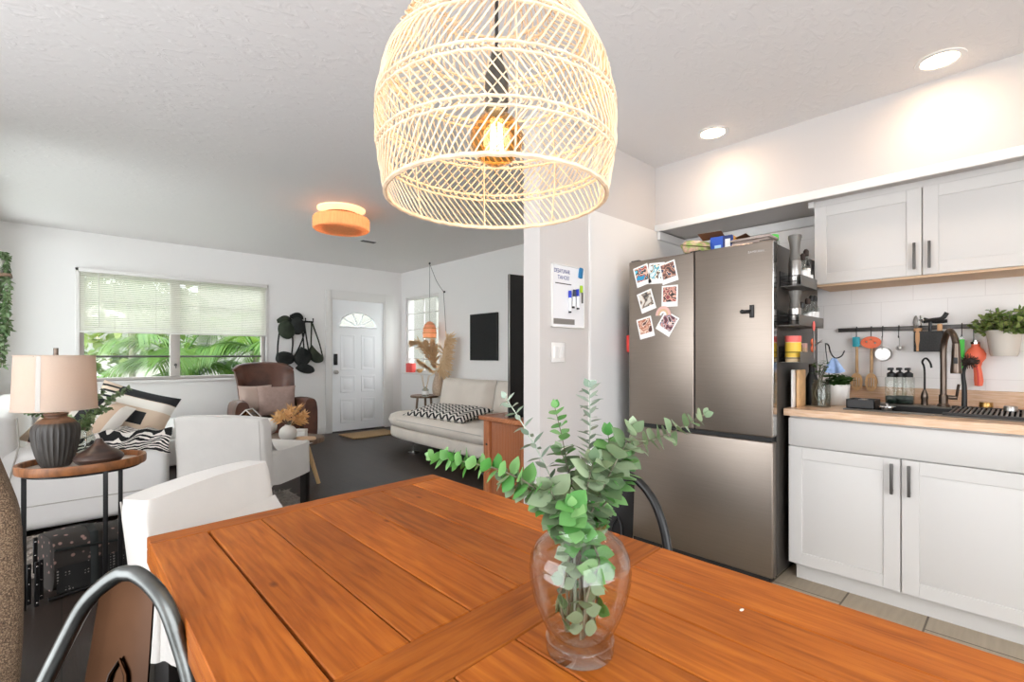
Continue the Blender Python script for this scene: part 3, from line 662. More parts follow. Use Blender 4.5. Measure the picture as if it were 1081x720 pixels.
# ================================================================= DINING TABLE
TX0, TX1, TY0, TY1, TZ = .147, .98, -.28, 1.445, .75
tb = thing('dining_table', 'long orange-brown plank dining table under the woven pendant', 'table', ((TX0 + TX1) / 2, (TY0 + TY1) / 2, 0))
SK = Matrix(((1, 0, 0, 0), (.055, 1, 0, -.031), (0, 0, 1, 0), (0, 0, 0, 1)))   # the far end is not quite square
g = G(); zt, zb = TZ, TZ - .028
g.board(TX0, TX1, TY1 - .062, TY1, zb, zt, 'x', M=SK)
g.board(TX0, TX1, TY0, TY0 + .062, zb, zt, 'x', M=SK)
g.board(TX0, TX1, .535, .642, zb, zt, 'x', M=SK)
xs = [TX0, .262, .383, .503, .623, .738, .853, TX1]
for (ya, yb) in ((.642, TY1 - .062), (TY0 + .062, .535)):
    for i in range(7):
        gp = .0022
        g.board(xs[i] + ((.0026 if i == 1 else .0012) if i else 0), xs[i + 1] - ((.0026 if i == 0 else .0012) if i < 6 else 0), ya + .001, yb - .001, zb, zt, 'y', M=SK)
g.build('tabletop', 'table_wood', tb, smooth=30)
g = G(); e = .004
g.board(TX0, TX0 + .03, TY0, TY1, zb - .034, zb - .001, 'y', .002, SK); g.board(TX1 - .03, TX1, TY0, TY1, zb - .034, zb - .001, 'y', .002, SK)
g.board(TX0 + .03, TX1 - .03, TY1 - .03, TY1, zb - .034, zb - .001, 'x', .002, SK); g.board(TX0 + .03, TX1 - .03, TY0, TY0 + .03, zb - .034, zb - .001, 'x', .002, SK)
g.build('edge_frame', 'table_wood', tb, smooth=30)
xm_ = (TX0 + TX1) / 2
for sy in (TY0 + .4, TY1 - .38):
    G().board(xm_ - .05, xm_ + .05, sy - .05, sy + .05, .06, zb - .001, 'z', .004).build('pedestal', 'table_wood', tb)
    G().board(xm_ - .06, xm_ + .06, sy - .28, sy + .28, 0, .06, 'y', .006).build('foot', 'table_wood', tb)
    G().board(xm_ - .3, xm_ + .3, sy - .035, sy + .035, zb - .06, zb - .001, 'x', .004).build('cross_beam', 'table_wood', tb)
# worn white nick
nk = G(); p = atZ(783, 644, TZ); nk.ell((p.x, p.y, TZ + .0004), .006, .003, .0008, 10, 6); nk.build('paint_nick', 'paper', tb)

# ================================================================= METAL CHAIRS
def metal_chair(loc, rz, m, ms, label, narrow=False, H=.80):
    t = thing('metal_chair', label, 'chair', (loc[0], loc[1], 0), rz)
    g = G()
    def seat(u, v):
        x = -.18 + .36 * u; wd = .165 + .015 * u; y = (2 * v - 1) * wd; rr = min(1, 4 * min(u, 1 - u, v, 1 - v) + .25)
        return V((x, y, .452 - .012 * (1 - (2*u-1)**2) * (1 - (2*v-1)**2) - (0 if 0 < u < 1 and 0 < v < 1 else .004)))
    g.grid(seat, 13, 13); k = len(g.f)
    g.box(-.185, .185, -.18, .18, .425, .443, .012); g.build('seat', m, t, local=True)
    for sx, sy in ((.165, .155), (.165, -.155), (-.16, .155), (-.16, -.155)):
        top = V((sx, sy, .44)); bot = V((sx * 1.35, sy * 1.3, .0)); g = G()
        g.tube([top, bot], [.03, .016], 4); g.build('leg', m, t, local=True)
    g = G()
    for s1, s2 in (((1, 1), (-1, -1)), ((1, -1), (-1, 1))): g.tube([(s1[0] * .19, s1[1] * .18, .22), (s2[0] * .185, s2[1] * .18, .22)], .008, 6)
    g.build('cross_brace', m, t, local=True)
    g = G(); hf = [(-.02, .165, .45), (-.12, .163, .468), (-.172, .156, .53), (-.2, .138, .6), (-.213, .123, .65), (-.22, .106, .693), (-.228, .072, .766), (-.233, .042, .8), (-.234, .015, .818)] if narrow else [(-.02, .185, .45), (-.12, .185, .468), (-.175, .182, .53), (-.2, .17, .61), (-.215, .15, .685), (-.225, .118, .75), (-.231, .075, .795), (-.234, .03, .817)]; P = hf + [(-.234, 0, .82)] + [(x, -y, z) for x, y, z in hf[::-1]]; P = [(x, y, z + (H - .82) * max(0, (z - .45) / .37)) for x, y, z in P]
    g.tube(catmull(P, 6), .0125, 10); g.build('back_hoop', m, t, local=True)
    g = G()
    def splat(u, v): 
        z = .455 + (H - .012 - .455) * u; w = .062 - .017 * u; return V((-.17 - .063 * u ** .8 - .006 * (1 - (2*v-1)**2), (2 * v - 1) * w, z))
    g.grid(splat, 12, 7); g.grid(lambda u, v: splat(u, v) + V((-.004, 0, 0)), 12, 7); g.build('splat', ms, t, local=True)
    g = G(); q = lambda u, v: splat(u, v) + V((.0035, 0, 0))
    g.tube([q(.12, .12), q(.6, .38), q(.66, .5), q(.6, .62), q(.12, .88)], .003, 6); g.build('pressed_rib', ms, t, local=True)
    return t
metal_chair((-.088, .850), math.radians(224), 'gunmetal', 'splat_reflection', 'gunmetal metal chair with a hooped back at the near left corner of the dining table', True, H=.82)
metal_chair((1.25 - .232, .835), PI + .06, 'chair_black', 'chair_black', 'black metal chair with a hooped back tucked under the table, in front of the fridge', H=.82)

# ================================================================= SLIPCOVERED CHAIRS
def slip_chair(corner, wdir, W, label, D=.5, lean=.06, hem=.27, ztop=.745, flare=0.):
    # corner = left end of the backrest's rear top edge, wdir = along the backrest; the chair faces right of wdir
    wd = V((wdir[0], wdir[1], 0)).normalized(); fd = V((wd.y, -wd.x, 0))     # facing (clockwise of wd)
    c = V((corner[0], corner[1], 0)) + wd * W / 2
    rz = math.atan2(fd.y, fd.x)
    t = thing('slipcovered_chair', label, 'chair', (c.x, c.y, 0), rz)
    h = W / 2; zs = .50; bt = .11
    def sec(s): # backrest + seat side profile closed loop in (x,z)
        return s
    g = G()
    # backrest, slightly leaning back, rounded top
    def back(u, v):
        # u: height, v: around the section
        z = hem + (ztop - hem) * u; le = -lean * max(0, (z - .42) / .4) + .02
        a = 2 * PI * v; k = .25; cx, cy = cos(a), sin(a)
        px = math.copysign(abs(cx) ** k, cx) * bt / 2; py = math.copysign(abs(cy) ** k, cy) * h
        sh = 1 - .05 * max(0, u - .9) / .1
        bul = .006 * sin(PI * u) * sin(3 * a)
        return V((le + px + bul, py * sh, z + .012 * cos(py / h * PI / 2) * u))
    g.grid(back, 26, 64, cv=True)
    topc = V((-lean * (ztop - .42) / .4 + .02, 0, ztop + .016)); o = len(g.v); g.add([topc], []);
    base = 25 * 64; g.f += [[base + j, base + (j + 1) % 64, o] for j in range(64)]; g.uv += [None] * 64; g.t += [0] * 64
    g.build('backrest', 'slip_white', t, local=True, smooth=60)
    g = G()
    def skirt(u, v):
        a = 2 * PI * v; k = .22; cx, cy = cos(a), sin(a)
        px = math.copysign(abs(cx) ** k, cx) * D / 2 + D / 2 + .03; py = math.copysign(abs(cy) ** k, cy) * (h - .004 + (flare if sin(a) > 0 else 0))
        z = hem + .004 * sin(9 * a) + (zs - hem) * u; fl = 1 + .012 * (1 - u) * sin(14 * a)
        return V((px * fl, py * fl, z))
    g.grid(skirt, 12, 72, cv=True)
    def top(u, v): 
        x = .03 + D * u; y = (2 * v - 1) * (h - .004 + (flare if v > .5 else 0)); r = min(u, 1 - u, v, 1 - v)
        return V((x, y * (1 - .0), zs - .02 + .03 * min(1, (r * 9)) ** .5 + .008 * sin(PI * u) * sin(PI * v)))
    g.grid(top, 16, 18)
    # sweep of cloth between backrest and seat
    g.grid(lambda u, v: V((.05 + .1 * u, (2 * v - 1) * (h - .012 + (flare * u if v > .5 else 0)), zs + .11 * (1 - u) ** 2.2)), 8, 10)
    g.build('seat', 'slip_white', t, local=True, smooth=60)
    for sy in (-1, 1):
        G().tube([V((-.02 + .075 - lean * max(0, (z - .42) / .4), sy * (h - .05), z)) for z in (zs + .06, .6, .68, ztop - .01)], .0025, 5).build('front_piping', 'seam', t, local=True)
        G().tube([V((-.055 + .02 - lean * max(0, (z - .42) / .4), sy * (h - .02), z)) for z in (hem + .01, .4, .55, .65, ztop - .01)], .0025, 5).build('rear_piping', 'seam', t, local=True)
    for x in (.06, D - .02):
        for sy in (-1, 1):
            G().box(x - .025, x + .025, sy * (h - .045) - .025, sy * (h - .045) + .025, 0, hem + .08, .003).build('leg', 'dark_leg', t, local=True)
    return t
slip_chair((.165, 1.80), (.79, .61), .57, 'white slipcovered chair nearest the table, at the far end of the dining table', flare=.05)
slip_chair((1.03, 3.56), (-.60, .80), .70, 'white slipcovered chair farther back, turned towards the wooden coffee table', D=.52, lean=.03, hem=.26, ztop=.745)

# ================================================================= VASE AND EUCALYPTUS
vb = atZ(612, 687, TZ); VC = V((vb.x, vb.y, TZ))
va = thing('glass_vase', 'clear round glass vase standing on the dining table', 'vase', VC)
out = [(.0455, 0), (.0485, .004), (.049, .012), (.046, .02), (.0445, .026), (.048, .034), (.058, .055), (.067, .08), (.0725, .105), (.0735, .122), (.071, .14), (.063, .156), (.05, .168), (.041, .175), (.038, .181), (.0385, .187), (.042, .192)]
inn = [(.0395, .192), (.036, .187), (.0355, .181), (.0385, .174), (.048, .166), (.0605, .154), (.0685, .139), (.071, .122), (.070, .105), (.0645, .081), (.0555, .057), (.045, .037), (.038, .028), (.03, .022), (.001, .021)]
G().lathe([(.001, .001)] + out + inn, VC, 56).build('bowl', 'vase_glass', va, smooth=70)
G().lathe([(.0475, .0205), (.0495, .022), (.0475, .0235), (.0455, .022), (.0475, .0205)], VC, 48).build('foot_ring', 'vase_glass', va, smooth=70)
EU = 'cut eucalyptus branches in the glass vase'
def branch(pix, m, label, lsize, gap, narrow=1., open_=1., seed=1, stemcol='stem', r0=.0022, edge=False, droop=0., tip=.45, root_=True):
    R = random.Random(seed)
    W = [atD(px, py, d) for (px, py, d) in pix]
    mouth = VC + V((R.uniform(-.02, .02), R.uniform(-.02, .02), .185)); low = VC + V((R.uniform(-.02, .02), R.uniform(-.02, .02), .03))
    P = catmull(([low, mouth] if root_ else []) + W, 10); nn = len(P)
    t = thing('eucalyptus_branch', label, 'branch', VC + V((0, 0, .03)), group=None)
    G().tube(P, [r0 * (1 - .7 * i / nn) for i in range(nn)], 6).build('stem', stemcol, t)
    g = G(); acc = 0; k = 0; start = 14 if root_ else 3
    tot = sum((P[i + 1] - P[i]).length for i in range(start, nn - 1)); run = 0
    for i in range(start, nn - 1):
        seg = (P[i + 1] - P[i]).length; acc += seg; run += seg; s = run / tot
        lg = gap * (1 - .45 * s)
        if acc >= lg:
            acc = 0; k += 1; T = (P[i + 1] - P[i - 1]).normalized(); a = V((0, 0, 1)) if abs(T.z) < .8 else FWD
            e1 = T.cross(a).normalized(); e2 = T.cross(e1)
            an = k * PI / 2 + R.uniform(-.35, .35) + .5; sz = lsize * (1 - (1 - tip) * s) * R.uniform(.85, 1.15)
            for sg in (1, -1):
                side = (e1 * cos(an) + e2 * sin(an)) * sg; dd = (side * open_ + T * R.uniform(.25, .55) + V((0, 0, -droop)) + V((R.uniform(-.15, .15), R.uniform(-.15, .15), R.uniform(-.15, .15)))).normalized()
                up = T if edge else (T * .8 - FWD * R.uniform(.1, .9) + V((R.uniform(-.3, .3), R.uniform(-.3, .3), .3)))
                g.leaf(P[i], dd, up, sz, sz * .92 * narrow, .12, 8, .12, R.random())
    for q in range(3): g.leaf(P[-1], (P[-1] - P[-3]).normalized() + V((R.uniform(-.6, .6), R.uniform(-.6, .6), R.uniform(-.6, .6))), -FWD, lsize * tip * .7, lsize * tip * .5, .1, 5, .1, R.random())
    g.build('foliage', m, t, smooth=60)
    return t
branch([(606, 566, .70), (570, 520, .69), (530, 497, .70), (492, 488, .72), (455, 481, .76)], 'euca_green', 'eucalyptus branch reaching farthest left over the table, round green leaves', 0.0370, 0.0105, seed=2, tip=.5)
branch([(606, 562, .72), (582, 505, .75), (556, 455, .80), (534, 420, .84)], 'euca_silver', 'thin eucalyptus branch with sparse silvery leaves leaning towards the wooden console', 0.0336, 0.0129, narrow=.42, seed=3, stemcol='stem_pale', edge=True, tip=.6)
branch([(607, 556, .74), (601, 505, .77), (594, 465, .79), (586, 431, .80)], 'euca_green', 'upright dark green eucalyptus branch left of the tallest one', 0.0336, 0.0129, narrow=.75, seed=4, tip=.7)
branch([(613, 556, .76), (620, 500, .80), (623, 450, .83), (622, 409, .86)], 'euca_silver', 'tallest upright eucalyptus branch with pale leaves and a green tip', 0.0302, 0.0109, narrow=.34, seed=5, stemcol='stem_pale', edge=True, tip=.9)
branch([(618, 558, .72), (640, 505, .73), (672, 472, .74), (708, 457, .74), (743, 438, .74)], 'euca_olive', 'eucalyptus branch arching farthest right across the fridge', 0.0358, 0.0119, seed=6, tip=.62)
branch([(616, 560, .70), (634, 520, .70), (650, 488, .70), (668, 456, .71)], 'euca_olive', 'dense broad-leaved eucalyptus branch rising just left of the black metal chair', 0.0381, 0.0112, seed=7, tip=.9)
branch([(614, 562, .71), (640, 530, .71), (655, 505, .72), (662, 482, .73)], 'euca_green', 'short green eucalyptus branch low on the right, beside the black chair back', 0.0310, 0.0112, seed=8, tip=.9)
branch([(604, 566, .70), (592, 545, .685), (586, 528, .68), (580, 515, .68)], 'euca_olive', 'short olive eucalyptus branch low on the left of the bouquet', 0.0370, 0.0112, seed=9, tip=.9)
branch([(610, 560, .67), (606, 545, .655), (604, 535, .65)], 'euca_green', 'short bright green eucalyptus sprig at the front of the vase mouth', 0.0275, 0.0095, seed=10, tip=1)
branch([(630, 583, .665), (632, 597, .652), (628, 606, .647)], 'euca_green', 'small eucalyptus sprig hanging over the front lip of the vase', 0.0302, 0.0082, seed=11, tip=.9, droop=.3)
branch([(612, 545, .69), (618, 525, .69), (622, 505, .69), (626, 488, .70)], 'euca_olive', 'olive eucalyptus branch in the centre of the bouquet', 0.0370, 0.0105, seed=12, tip=.9)
branch([(604, 564, .71), (576, 532, .70), (552, 512, .70), (530, 505, .71)], 'euca_olive', 'olive eucalyptus branch just under the farthest left one', .034, .0115, seed=13, tip=.7)
branch([(612, 560, .74), (606, 520, .76), (600, 496, .77), (592, 476, .78)], 'euca_olive', 'broad-leaved eucalyptus branch at the back left of the bouquet', .034, .0115, seed=14, tip=.8)
branch([(620, 556, .74), (640, 515, .76), (646, 485, .77), (642, 460, .78)], 'euca_green', 'dark green eucalyptus branch at the back right of the bouquet', .036, .0115, seed=15, tip=.9)
# stems and leaves standing inside the vase
def inner(seed, m, label, a):
    R = random.Random(seed); t = thing('eucalyptus_sprig', label, 'sprig', VC + V((0, 0, .03)))
    b0 = VC + V((.02 * cos(a), .02 * sin(a), .03)); P = catmull([b0, VC + V((.03 * cos(a), .03 * sin(a), .08)), VC + V((.026 * cos(a + .5), .026 * sin(a + .5), .13)), VC + V((.012 * cos(a), .012 * sin(a), .185))], 8)
    G().tube(P, .0018, 6).build('stem', 'stem', t); g = G()
    for i in range(3, len(P), 2):
        for sg in (1, -1):
            dd = V((R.uniform(-1, 1), R.uniform(-1, 1), R.uniform(-.5, .5))).normalized(); L = min(.026, .022 + .004 * R.random())
            q = P[i]; e = q + dd * L - VC; rad = math.hypot(e.x, e.y); lim = .055 if .06 < e.z < .15 else .03
            if rad > lim: dd = (V((-(q - VC).x, -(q - VC).y, 0)) * 8 + dd * .6).normalized()
            g.leaf(q, dd, V((R.uniform(-1, 1), R.uniform(-1, 1), .3)), L, L * .85, .1, 6, .1, R.random())
    g.build('foliage', m, t)
inner(21, 'euca_green', 'green eucalyptus sprig inside the glass vase, on the right of its belly', -.4)
inner(22, 'euca_olive', 'olive eucalyptus sprig inside the glass vase, at the front of its belly', -2.2)
inner(23, 'euca_olive', 'olive eucalyptus sprig inside the glass vase, at the left of its belly', 2.6)
inner(25, 'euca_green', 'bright eucalyptus sprig inside the glass vase, low near its foot', .5)
inner(24, 'euca_silver', 'greyish eucalyptus sprig inside the glass vase, at the back of its belly', 1.2)

# ================================================================= WOVEN PENDANT
PC = V((.566, .645, 0)); ZR = 1.458
def pr(z):   # radius of the shade at height z above the rim
    K = [(0, .193), (.03, .199), (.09, .208), (.15, .208), (.21, .195), (.26, .174), (.31, .143), (.35, .108), (.385, .072), (.41, .045), (.42, .035)]
    for (a, b), (c, d) in zip(K, K[1:]):
        if z <= c: t = (z - a) / (c - a); return b + (d - b) * t
    return K[-1][1]
pd = thing('pendant_lamp', 'large bell-shaped woven rattan pendant lamp over the dining table', 'pendant lamp', (PC.x, PC.y, CZ))
rings = [0, .062, .074, .135, .147, .215, .227, .285, .295, .345, .355, .4, .42]
for i, z in enumerate(rings):
    r = pr(z); th = .0042 if i == 0 else .0026
    g = G(); g.tube([PC + V((r * cos(2 * PI * k / 72), r * sin(2 * PI * k / 72), ZR + z + (.0012 * (k % 2)))) for k in range(72)], th, 6, closed=True)
    g.build('hoop', 'rattan', pd)
g = G(); N = 92; bands = [(0, .068), (.068, .141), (.141, .221), (.221, .29), (.29, .35), (.35, .41)]
for bi, (za, zb) in enumerate(bands):
    tw = (.26 if bi % 2 == 0 else -.30) * (1 + .5 * (bi > 2)); n_ = N if bi < 3 else (N * 3 // 4 if bi < 5 else N // 2)
    for k in range(n_):
        a0 = 2 * PI * k / n_; pts = []
        for q in range(5):
            s = q / 4; z = za + (zb - za) * s; r = pr(z) + (.0015 if q in (1, 3) else 0); a = a0 + tw * s; pts.append(PC + V((r * cos(a), r * sin(a), ZR + z)))
        g.tube(pts, .0015, 4, caps=False)
    if bi == 1:
        n2 = n_ // 2
        for k in range(n2):
            a0 = 2 * PI * (k + .5) / n2; pts = []
            for q in range(5):
                s = q / 4; z = za + (zb - za) * s; r = pr(z) - .002; a = a0 - tw * 1.0 * s; pts.append(PC + V((r * cos(a), r * sin(a), ZR + z)))
            g.tube(pts, .0011, 4, caps=False)
g.build('weave', 'rattan', pd)
for k in range(8):
    a = 2 * PI * k / 8 + .2; g = G(); g.tube([PC + V(((pr(z) - .003) * cos(a), (pr(z) - .003) * sin(a), ZR + z)) for z in [.42 * q / 20 for q in range(21)]], .0017, 5); g.build('rib', 'rattan', pd)
BZ = 1.565
g = G(); g.tube([PC + V((0, 0, BZ + .16)), PC + V((0, 0, CZ - .02))], .0032, 8); g.build('cord', 'black_plastic', pd)
g = G(); g.lathe([(.017, BZ + .048), (.021, BZ + .052), (.021, BZ + .11), (.014, BZ + .13), (.008, BZ + .16), (.001, BZ + .162)], PC, 24); g.build('socket', 'gunmetal', pd)
g = G(); g.lathe([(.05, CZ - .022), (.055, CZ - .016), (.055, CZ - .001)], PC, 32); g.build('canopy', 'black_metal', pd)
b_ = G().lathe([(.001, BZ - .047)] + [(.047 * sin(PI * i / 18), BZ - .047 * cos(PI * i / 18)) for i in range(1, 16)] + [(.02, BZ + .043), (.016, BZ + .05)], PC, 32).build('bulb', 'bulb_glass', pd)
g = G()
for k in range(6):
    a = 2 * PI * k / 6; g.tube([V((PC.x + .011 * cos(a), PC.y + .011 * sin(a), BZ - .022)), V((PC.x + .008 * cos(a + .3), PC.y + .008 * sin(a + .3), BZ + .026))], .0016, 5)
fl = g.build('filament', 'filament_glow', b_, local=False)
# ================================================================= LEFT: TWEED ARMCHAIR
t = thing('tweed_armchair', 'brown tweed high-backed armchair at the left edge, beside the oval side table', 'armchair', (-.46, 1.86, 0), 0)
def rbox(x0, x1, y0, y1, z0, z1, b): return G().box(x0, x1, y0, y1, z0, z1, b, 4)
g = G()
def tback(u, v):
    z = .06 + 1.0 * u; a = 2 * PI * v; k = .35; w = .36 + .025 * sin(PI * min(1, u * 1.1)) - .06 * max(0, u - .7) / .3
    x = math.copysign(abs(cos(a)) ** k, cos(a)) * w; y = math.copysign(abs(sin(a)) ** k, sin(a)) * (.11 - .03 * u)
    s = 1 if u < .93 else (1 - ((u - .93) / .07) ** 2 * .55)
    return V((-.46 + x * s, 1.83 + y * s + .06 * u, z))
g.grid(tback, 30, 48, cv=True); o = len(g.v); g.add([V((-.46, 1.89, 1.065))], []); g.f += [[29 * 48 + j, 29 * 48 + (j + 1) % 48, o] for j in range(48)]; g.uv += [None] * 48; g.t += [0] * 48
g.build('backrest', 'tweed', t, smooth=70)
rbox(-.80, -.12, 1.92, 2.5, .14, .44, .06).build('seat', 'tweed', t)
for sx in (-.82, -.2): rbox(sx, sx + .1, 1.9, 2.45, .12, .62, .045).build('armrest', 'tweed', t)
for sx in (-.76, -.16):
    for sy in (1.86, 2.4): G().cyl((sx, sy, 0), (sx, sy, .15), .016, .024, 12).build('leg', 'dark_leg', t)

# ================================================================= OVAL SIDE TABLE
SC = V((.08, 3.12, 0)); ST = .68
t = thing('side_table', 'oval wooden tray side table on thin black legs', 'side table', SC)
def ovl(rx, ry, z, n=64): return [(SC.x + rx * cos(2 * PI * i / n), SC.y + ry * sin(2 * PI * i / n)) for i in range(n)]
rx, ry = .238, .2
g = G(); prof = [(0, -.012), (1.0, -.012), (1.012, -.006), (1.015, .02), (1.005, .028), (.955, .028), (.945, .022), (.94, .0), (0, 0)]
def lat(u, v, prof=prof):
    i = min(int(u * (len(prof) - 1) + .5), len(prof) - 1); r, z = prof[i]; a = 2 * PI * v; r = max(r, .001); return V((SC.x + rx * r * cos(a), SC.y + ry * r * sin(a), ST - .028 + z))
g.grid(lat, len(prof), 72, cv=True); g.build('tray', 'tray_wood', t)
G().prism([(x, y) for x, y in ovl(rx * .938, ry * .938, 0)], TR(0, 0, ST - .0275), .0012).build('inlay', 'tray_inlay', t)
LG = [(-.128, 3.16), (.15, 2.945), (.222, 3.2)]
for x, y in LG:
    g = G(); g.box(x - .009, x + .009, y - .009, y + .009, 0, ST - .04, .002); g.build('leg', 'black_metal', t)
g = G(); g.tube([(SC.x + rx * .9 * cos(2 * PI * i / 48), SC.y + ry * .88 * sin(2 * PI * i / 48), ST - .046) for i in range(48)], .008, 6, closed=True); g.build('under_ring', 'black_metal', t)
SZ = ST - .0262
# table lamp
LC = V((-.02, 3.14, SZ))
t = thing('table_lamp', 'ribbed dark ceramic table lamp with a cream drum shade', 'table lamp', LC)
prof = [(.05, 0), (.053, .004), (.061, .02), (.074, .06), (.084, .105), (.089, .15), (.089, .175), (.084, .195), (.072, .208)]
G().lathe(prof, LC, 160, flute=lambda a, z: 1 - .06 * abs(sin(a * 13)) ** .7 * min(1, z / .02) * min(1, max(0, (.205 - z) / .02))).build('body', 'lamp_ceramic', t)
G().lathe([(.073, .206), (.066, .218), (.05, .228), (.04, .233), (.039, .24), (.045, .246), (.045, .252), (.02, .254), (.001, .2545)], LC, 48).build('collar', 'lamp_collar', t)
G().cyl(LC + V((0, 0, .25)), LC + V((0, 0, .33)), .012).build('stem', 'bronze', t)
g = G(); z0, z1, r0, r1 = .272, .524, .152, .143
g.lathe([(r0, z0), (r1, z1), (r1 - .002, z1), (r0 - .002, z0), (r0, z0)], LC, 64); sh = g.build('shade', 'shade_linen', t)
g = G(); g.tube([LC + V((r0 * cos(2 * PI * k / 64), r0 * sin(2 * PI * k / 64), z0)) for k in range(64)], .003, 6, closed=True); g.tube([LC + V((r1 * cos(2 * PI * k / 64), r1 * sin(2 * PI * k / 64), z1)) for k in range(64)], .003, 6, closed=True); g.build('shade_binding', 'shade_linen', t)
a0 = math.atan2(-1, -.42); g = G(); g.grid(lambda u, v: LC + V(((r0 + .001 + (r1 - r0) * u) * cos(a0 - .06 + .12 * v), (r0 + .001 + (r1 - r0) * u) * sin(a0 - .06 + .12 * v), z0 + (z1 - z0) * u)), 2, 4); g.build('shade_seam', 'seam', t)
g = G(); g.cyl(LC + V((0, 0, .52)), LC + V((0, 0, .56)), .009); 
for k in range(3): a = 2 * PI * k / 3; g.tube([LC + V((0, 0, .518)), LC + V((r1 * cos(a), r1 * sin(a), .52))], .0025, 5)
g.build('finial', 'bronze', t)
G().ell(LC + V((0, 0, .385)), .03, .03, .04).build('bulb', 'bulb_glow', t)
LAMP1 = LC + V((0, 0, .4))
# wooden drop-shaped diffuser
p = atZ(108, 488, SZ); DC = V((.13, 3.02, SZ))
t = thing('aroma_diffuser', 'dark wood drop-shaped aroma diffuser on the oval side table', 'diffuser', DC)
G().lathe([(.045, 0), (.06, .004), (.085, .022), (.094, .036), (.0945, .042)], DC, 48).build('base', 'diffuser_wood', t)
G().lathe([(.0942, .0425), (.09, .052), (.075, .066), (.05, .082), (.03, .098), (.018, .112), (.012, .128), (.008, .13), (.006, .12)], DC, 48).build('lid', 'diffuser_wood', t)
# glass vase with eucalyptus behind lamp
GC = V((.085, 3.232, SZ))
t = thing('bud_vase', 'small clear glass vase half hidden behind the dark lamp', 'vase', GC)
G().lathe([(.001, 0), (.035, 0), (.045, .03), (.048, .07), (.04, .11), (.028, .14), (.032, .16), (.03, .16), (.026, .14), (.037, .11), (.044, .07), (.041, .032), (.031, .006), (.001, .006)], GC, 32).build('bowl', 'jar_glass', t, smooth=70)
def sprig(pix, label, seed):
    R = random.Random(seed); W = [atD(*q) for q in pix]; P = catmull([GC + V((0, 0, .02)), GC + V((0, 0, .15))] + W, 8)
    t = thing('eucalyptus_spray', label, 'branch', GC + V((0, 0, .02))); G().tube(P, .002, 5).build('stem', 'stem', t); g = G()
    for i in range(10, len(P)):
        for q in range(3): g.leaf(P[i], V((R.uniform(-1, 1), R.uniform(-1, 1), R.uniform(-1, 1))), V((R.uniform(-1, 1), R.uniform(-1, 1), 1)), .035 * (1 - .4 * i / len(P)), .026 * (1 - .4 * i / len(P)), .1, 5, .1, R.random())
    g.build('foliage', 'vine_green', t)
sprig([(94, 445, 2.50), (108, 430, 2.50), (122, 418, 2.52), (135, 410, 2.55)], 'eucalyptus stem leaning right from behind the lamp shade, the highest', 1)
sprig([(92, 446, 2.48), (104, 436, 2.45), (116, 431, 2.44)], 'short eucalyptus stem just right of the lamp, under the shade rim', 2)
sprig([(66, 440, 2.5), (42, 437, 2.45), (26, 433, 2.42), (12, 428, 2.4)], 'thin eucalyptus stem leaning left behind the lamp', 3)
sprig([(90, 440, 2.54), (100, 424, 2.56), (110, 412, 2.6)], 'eucalyptus stem right behind the right edge of the lamp shade', 4)
# folded mesh pet crate
BC = V((.2, 3.41, 0))
t = thing('folded_pet_crate', 'folded black and floral mesh pet crate under the oval side table', 'pet crate', BC)
Mb = TR(BC.x, BC.y, 0, 0, 0, .28)
def lump(u, v):
    a = 2 * PI * v; k = .5; y = math.copysign(abs(cos(a)) ** k, cos(a)) * .12; z = .14 + math.copysign(abs(sin(a)) ** k, sin(a)) * .125 * (1 + .08 * sin(9 * u + 2 * v)) ; x = -.27 + .62 * u
    return Mb @ V((x, y + .01 * sin(7 * u), z * (1 - .05 * u) + .012))
g = G(); g.grid(lump, 30, 28, cv=True); o = len(g.f); g.f.append([27 - j for j in range(28)]); g.f.append([29 * 28 + j for j in range(28)]); g.uv += [None] * 2; g.t += [0] * 2
g.build('fabric_cover', 'floral', t, smooth=70)
g = G(); g.grid(lambda u, v: Mb @ V((-.265 + .6 * u, -.134 + .004 * sin(30 * u), .02 + .125 * v)), 20, 6); g.build('mesh_panel', 'netting', t)
for xx in (-.12, .16): 
    g = G(); g.tube([Mb @ V(q) for q in ((xx, -.137, .01), (xx, -.142, .1), (xx, -.135, .2), (xx + .01, -.1, .272), (xx + .02, 0, .285), (xx + .02, .1, .27))], .016, 6, flat=.3); g.build('strap', 'black_cloth', t)
g = G(); g.tube([Mb @ V(q) for q in ((-.27, -.13, .235), (.0, -.141, .205), (.34, -.13, .16))], .007, 6); g.build('zip', 'black_cloth', t)
g = G(); g.tube([Mb @ V((-.3, -.15, .014)), Mb @ V((.34, -.15, .014))], .009, 8); g.build('frame_bar', 'black_metal', t)
for k, (xx, yy, zz, zb) in enumerate(((-.34, -.15, .21, .0), (-.32, -.13, .21, .02), (-.36, -.12, .20, .01), (-.33, -.09, .31, .14))):
    h = G(); h.box(xx - .008, xx + .008, yy - .005, yy + .005, zb, zz, .002, 1, Mb); hb_ = h.build('hinge_bar', 'black_metal', t)
    r = G()
    for z_ in (zb + .02, (zb + zz) / 2, zz - .02): r.ell(Mb @ V((xx, yy - .006, z_)), .004, .004, .004, 8, 6)
    r.build('rivet', 'chrome', hb_)
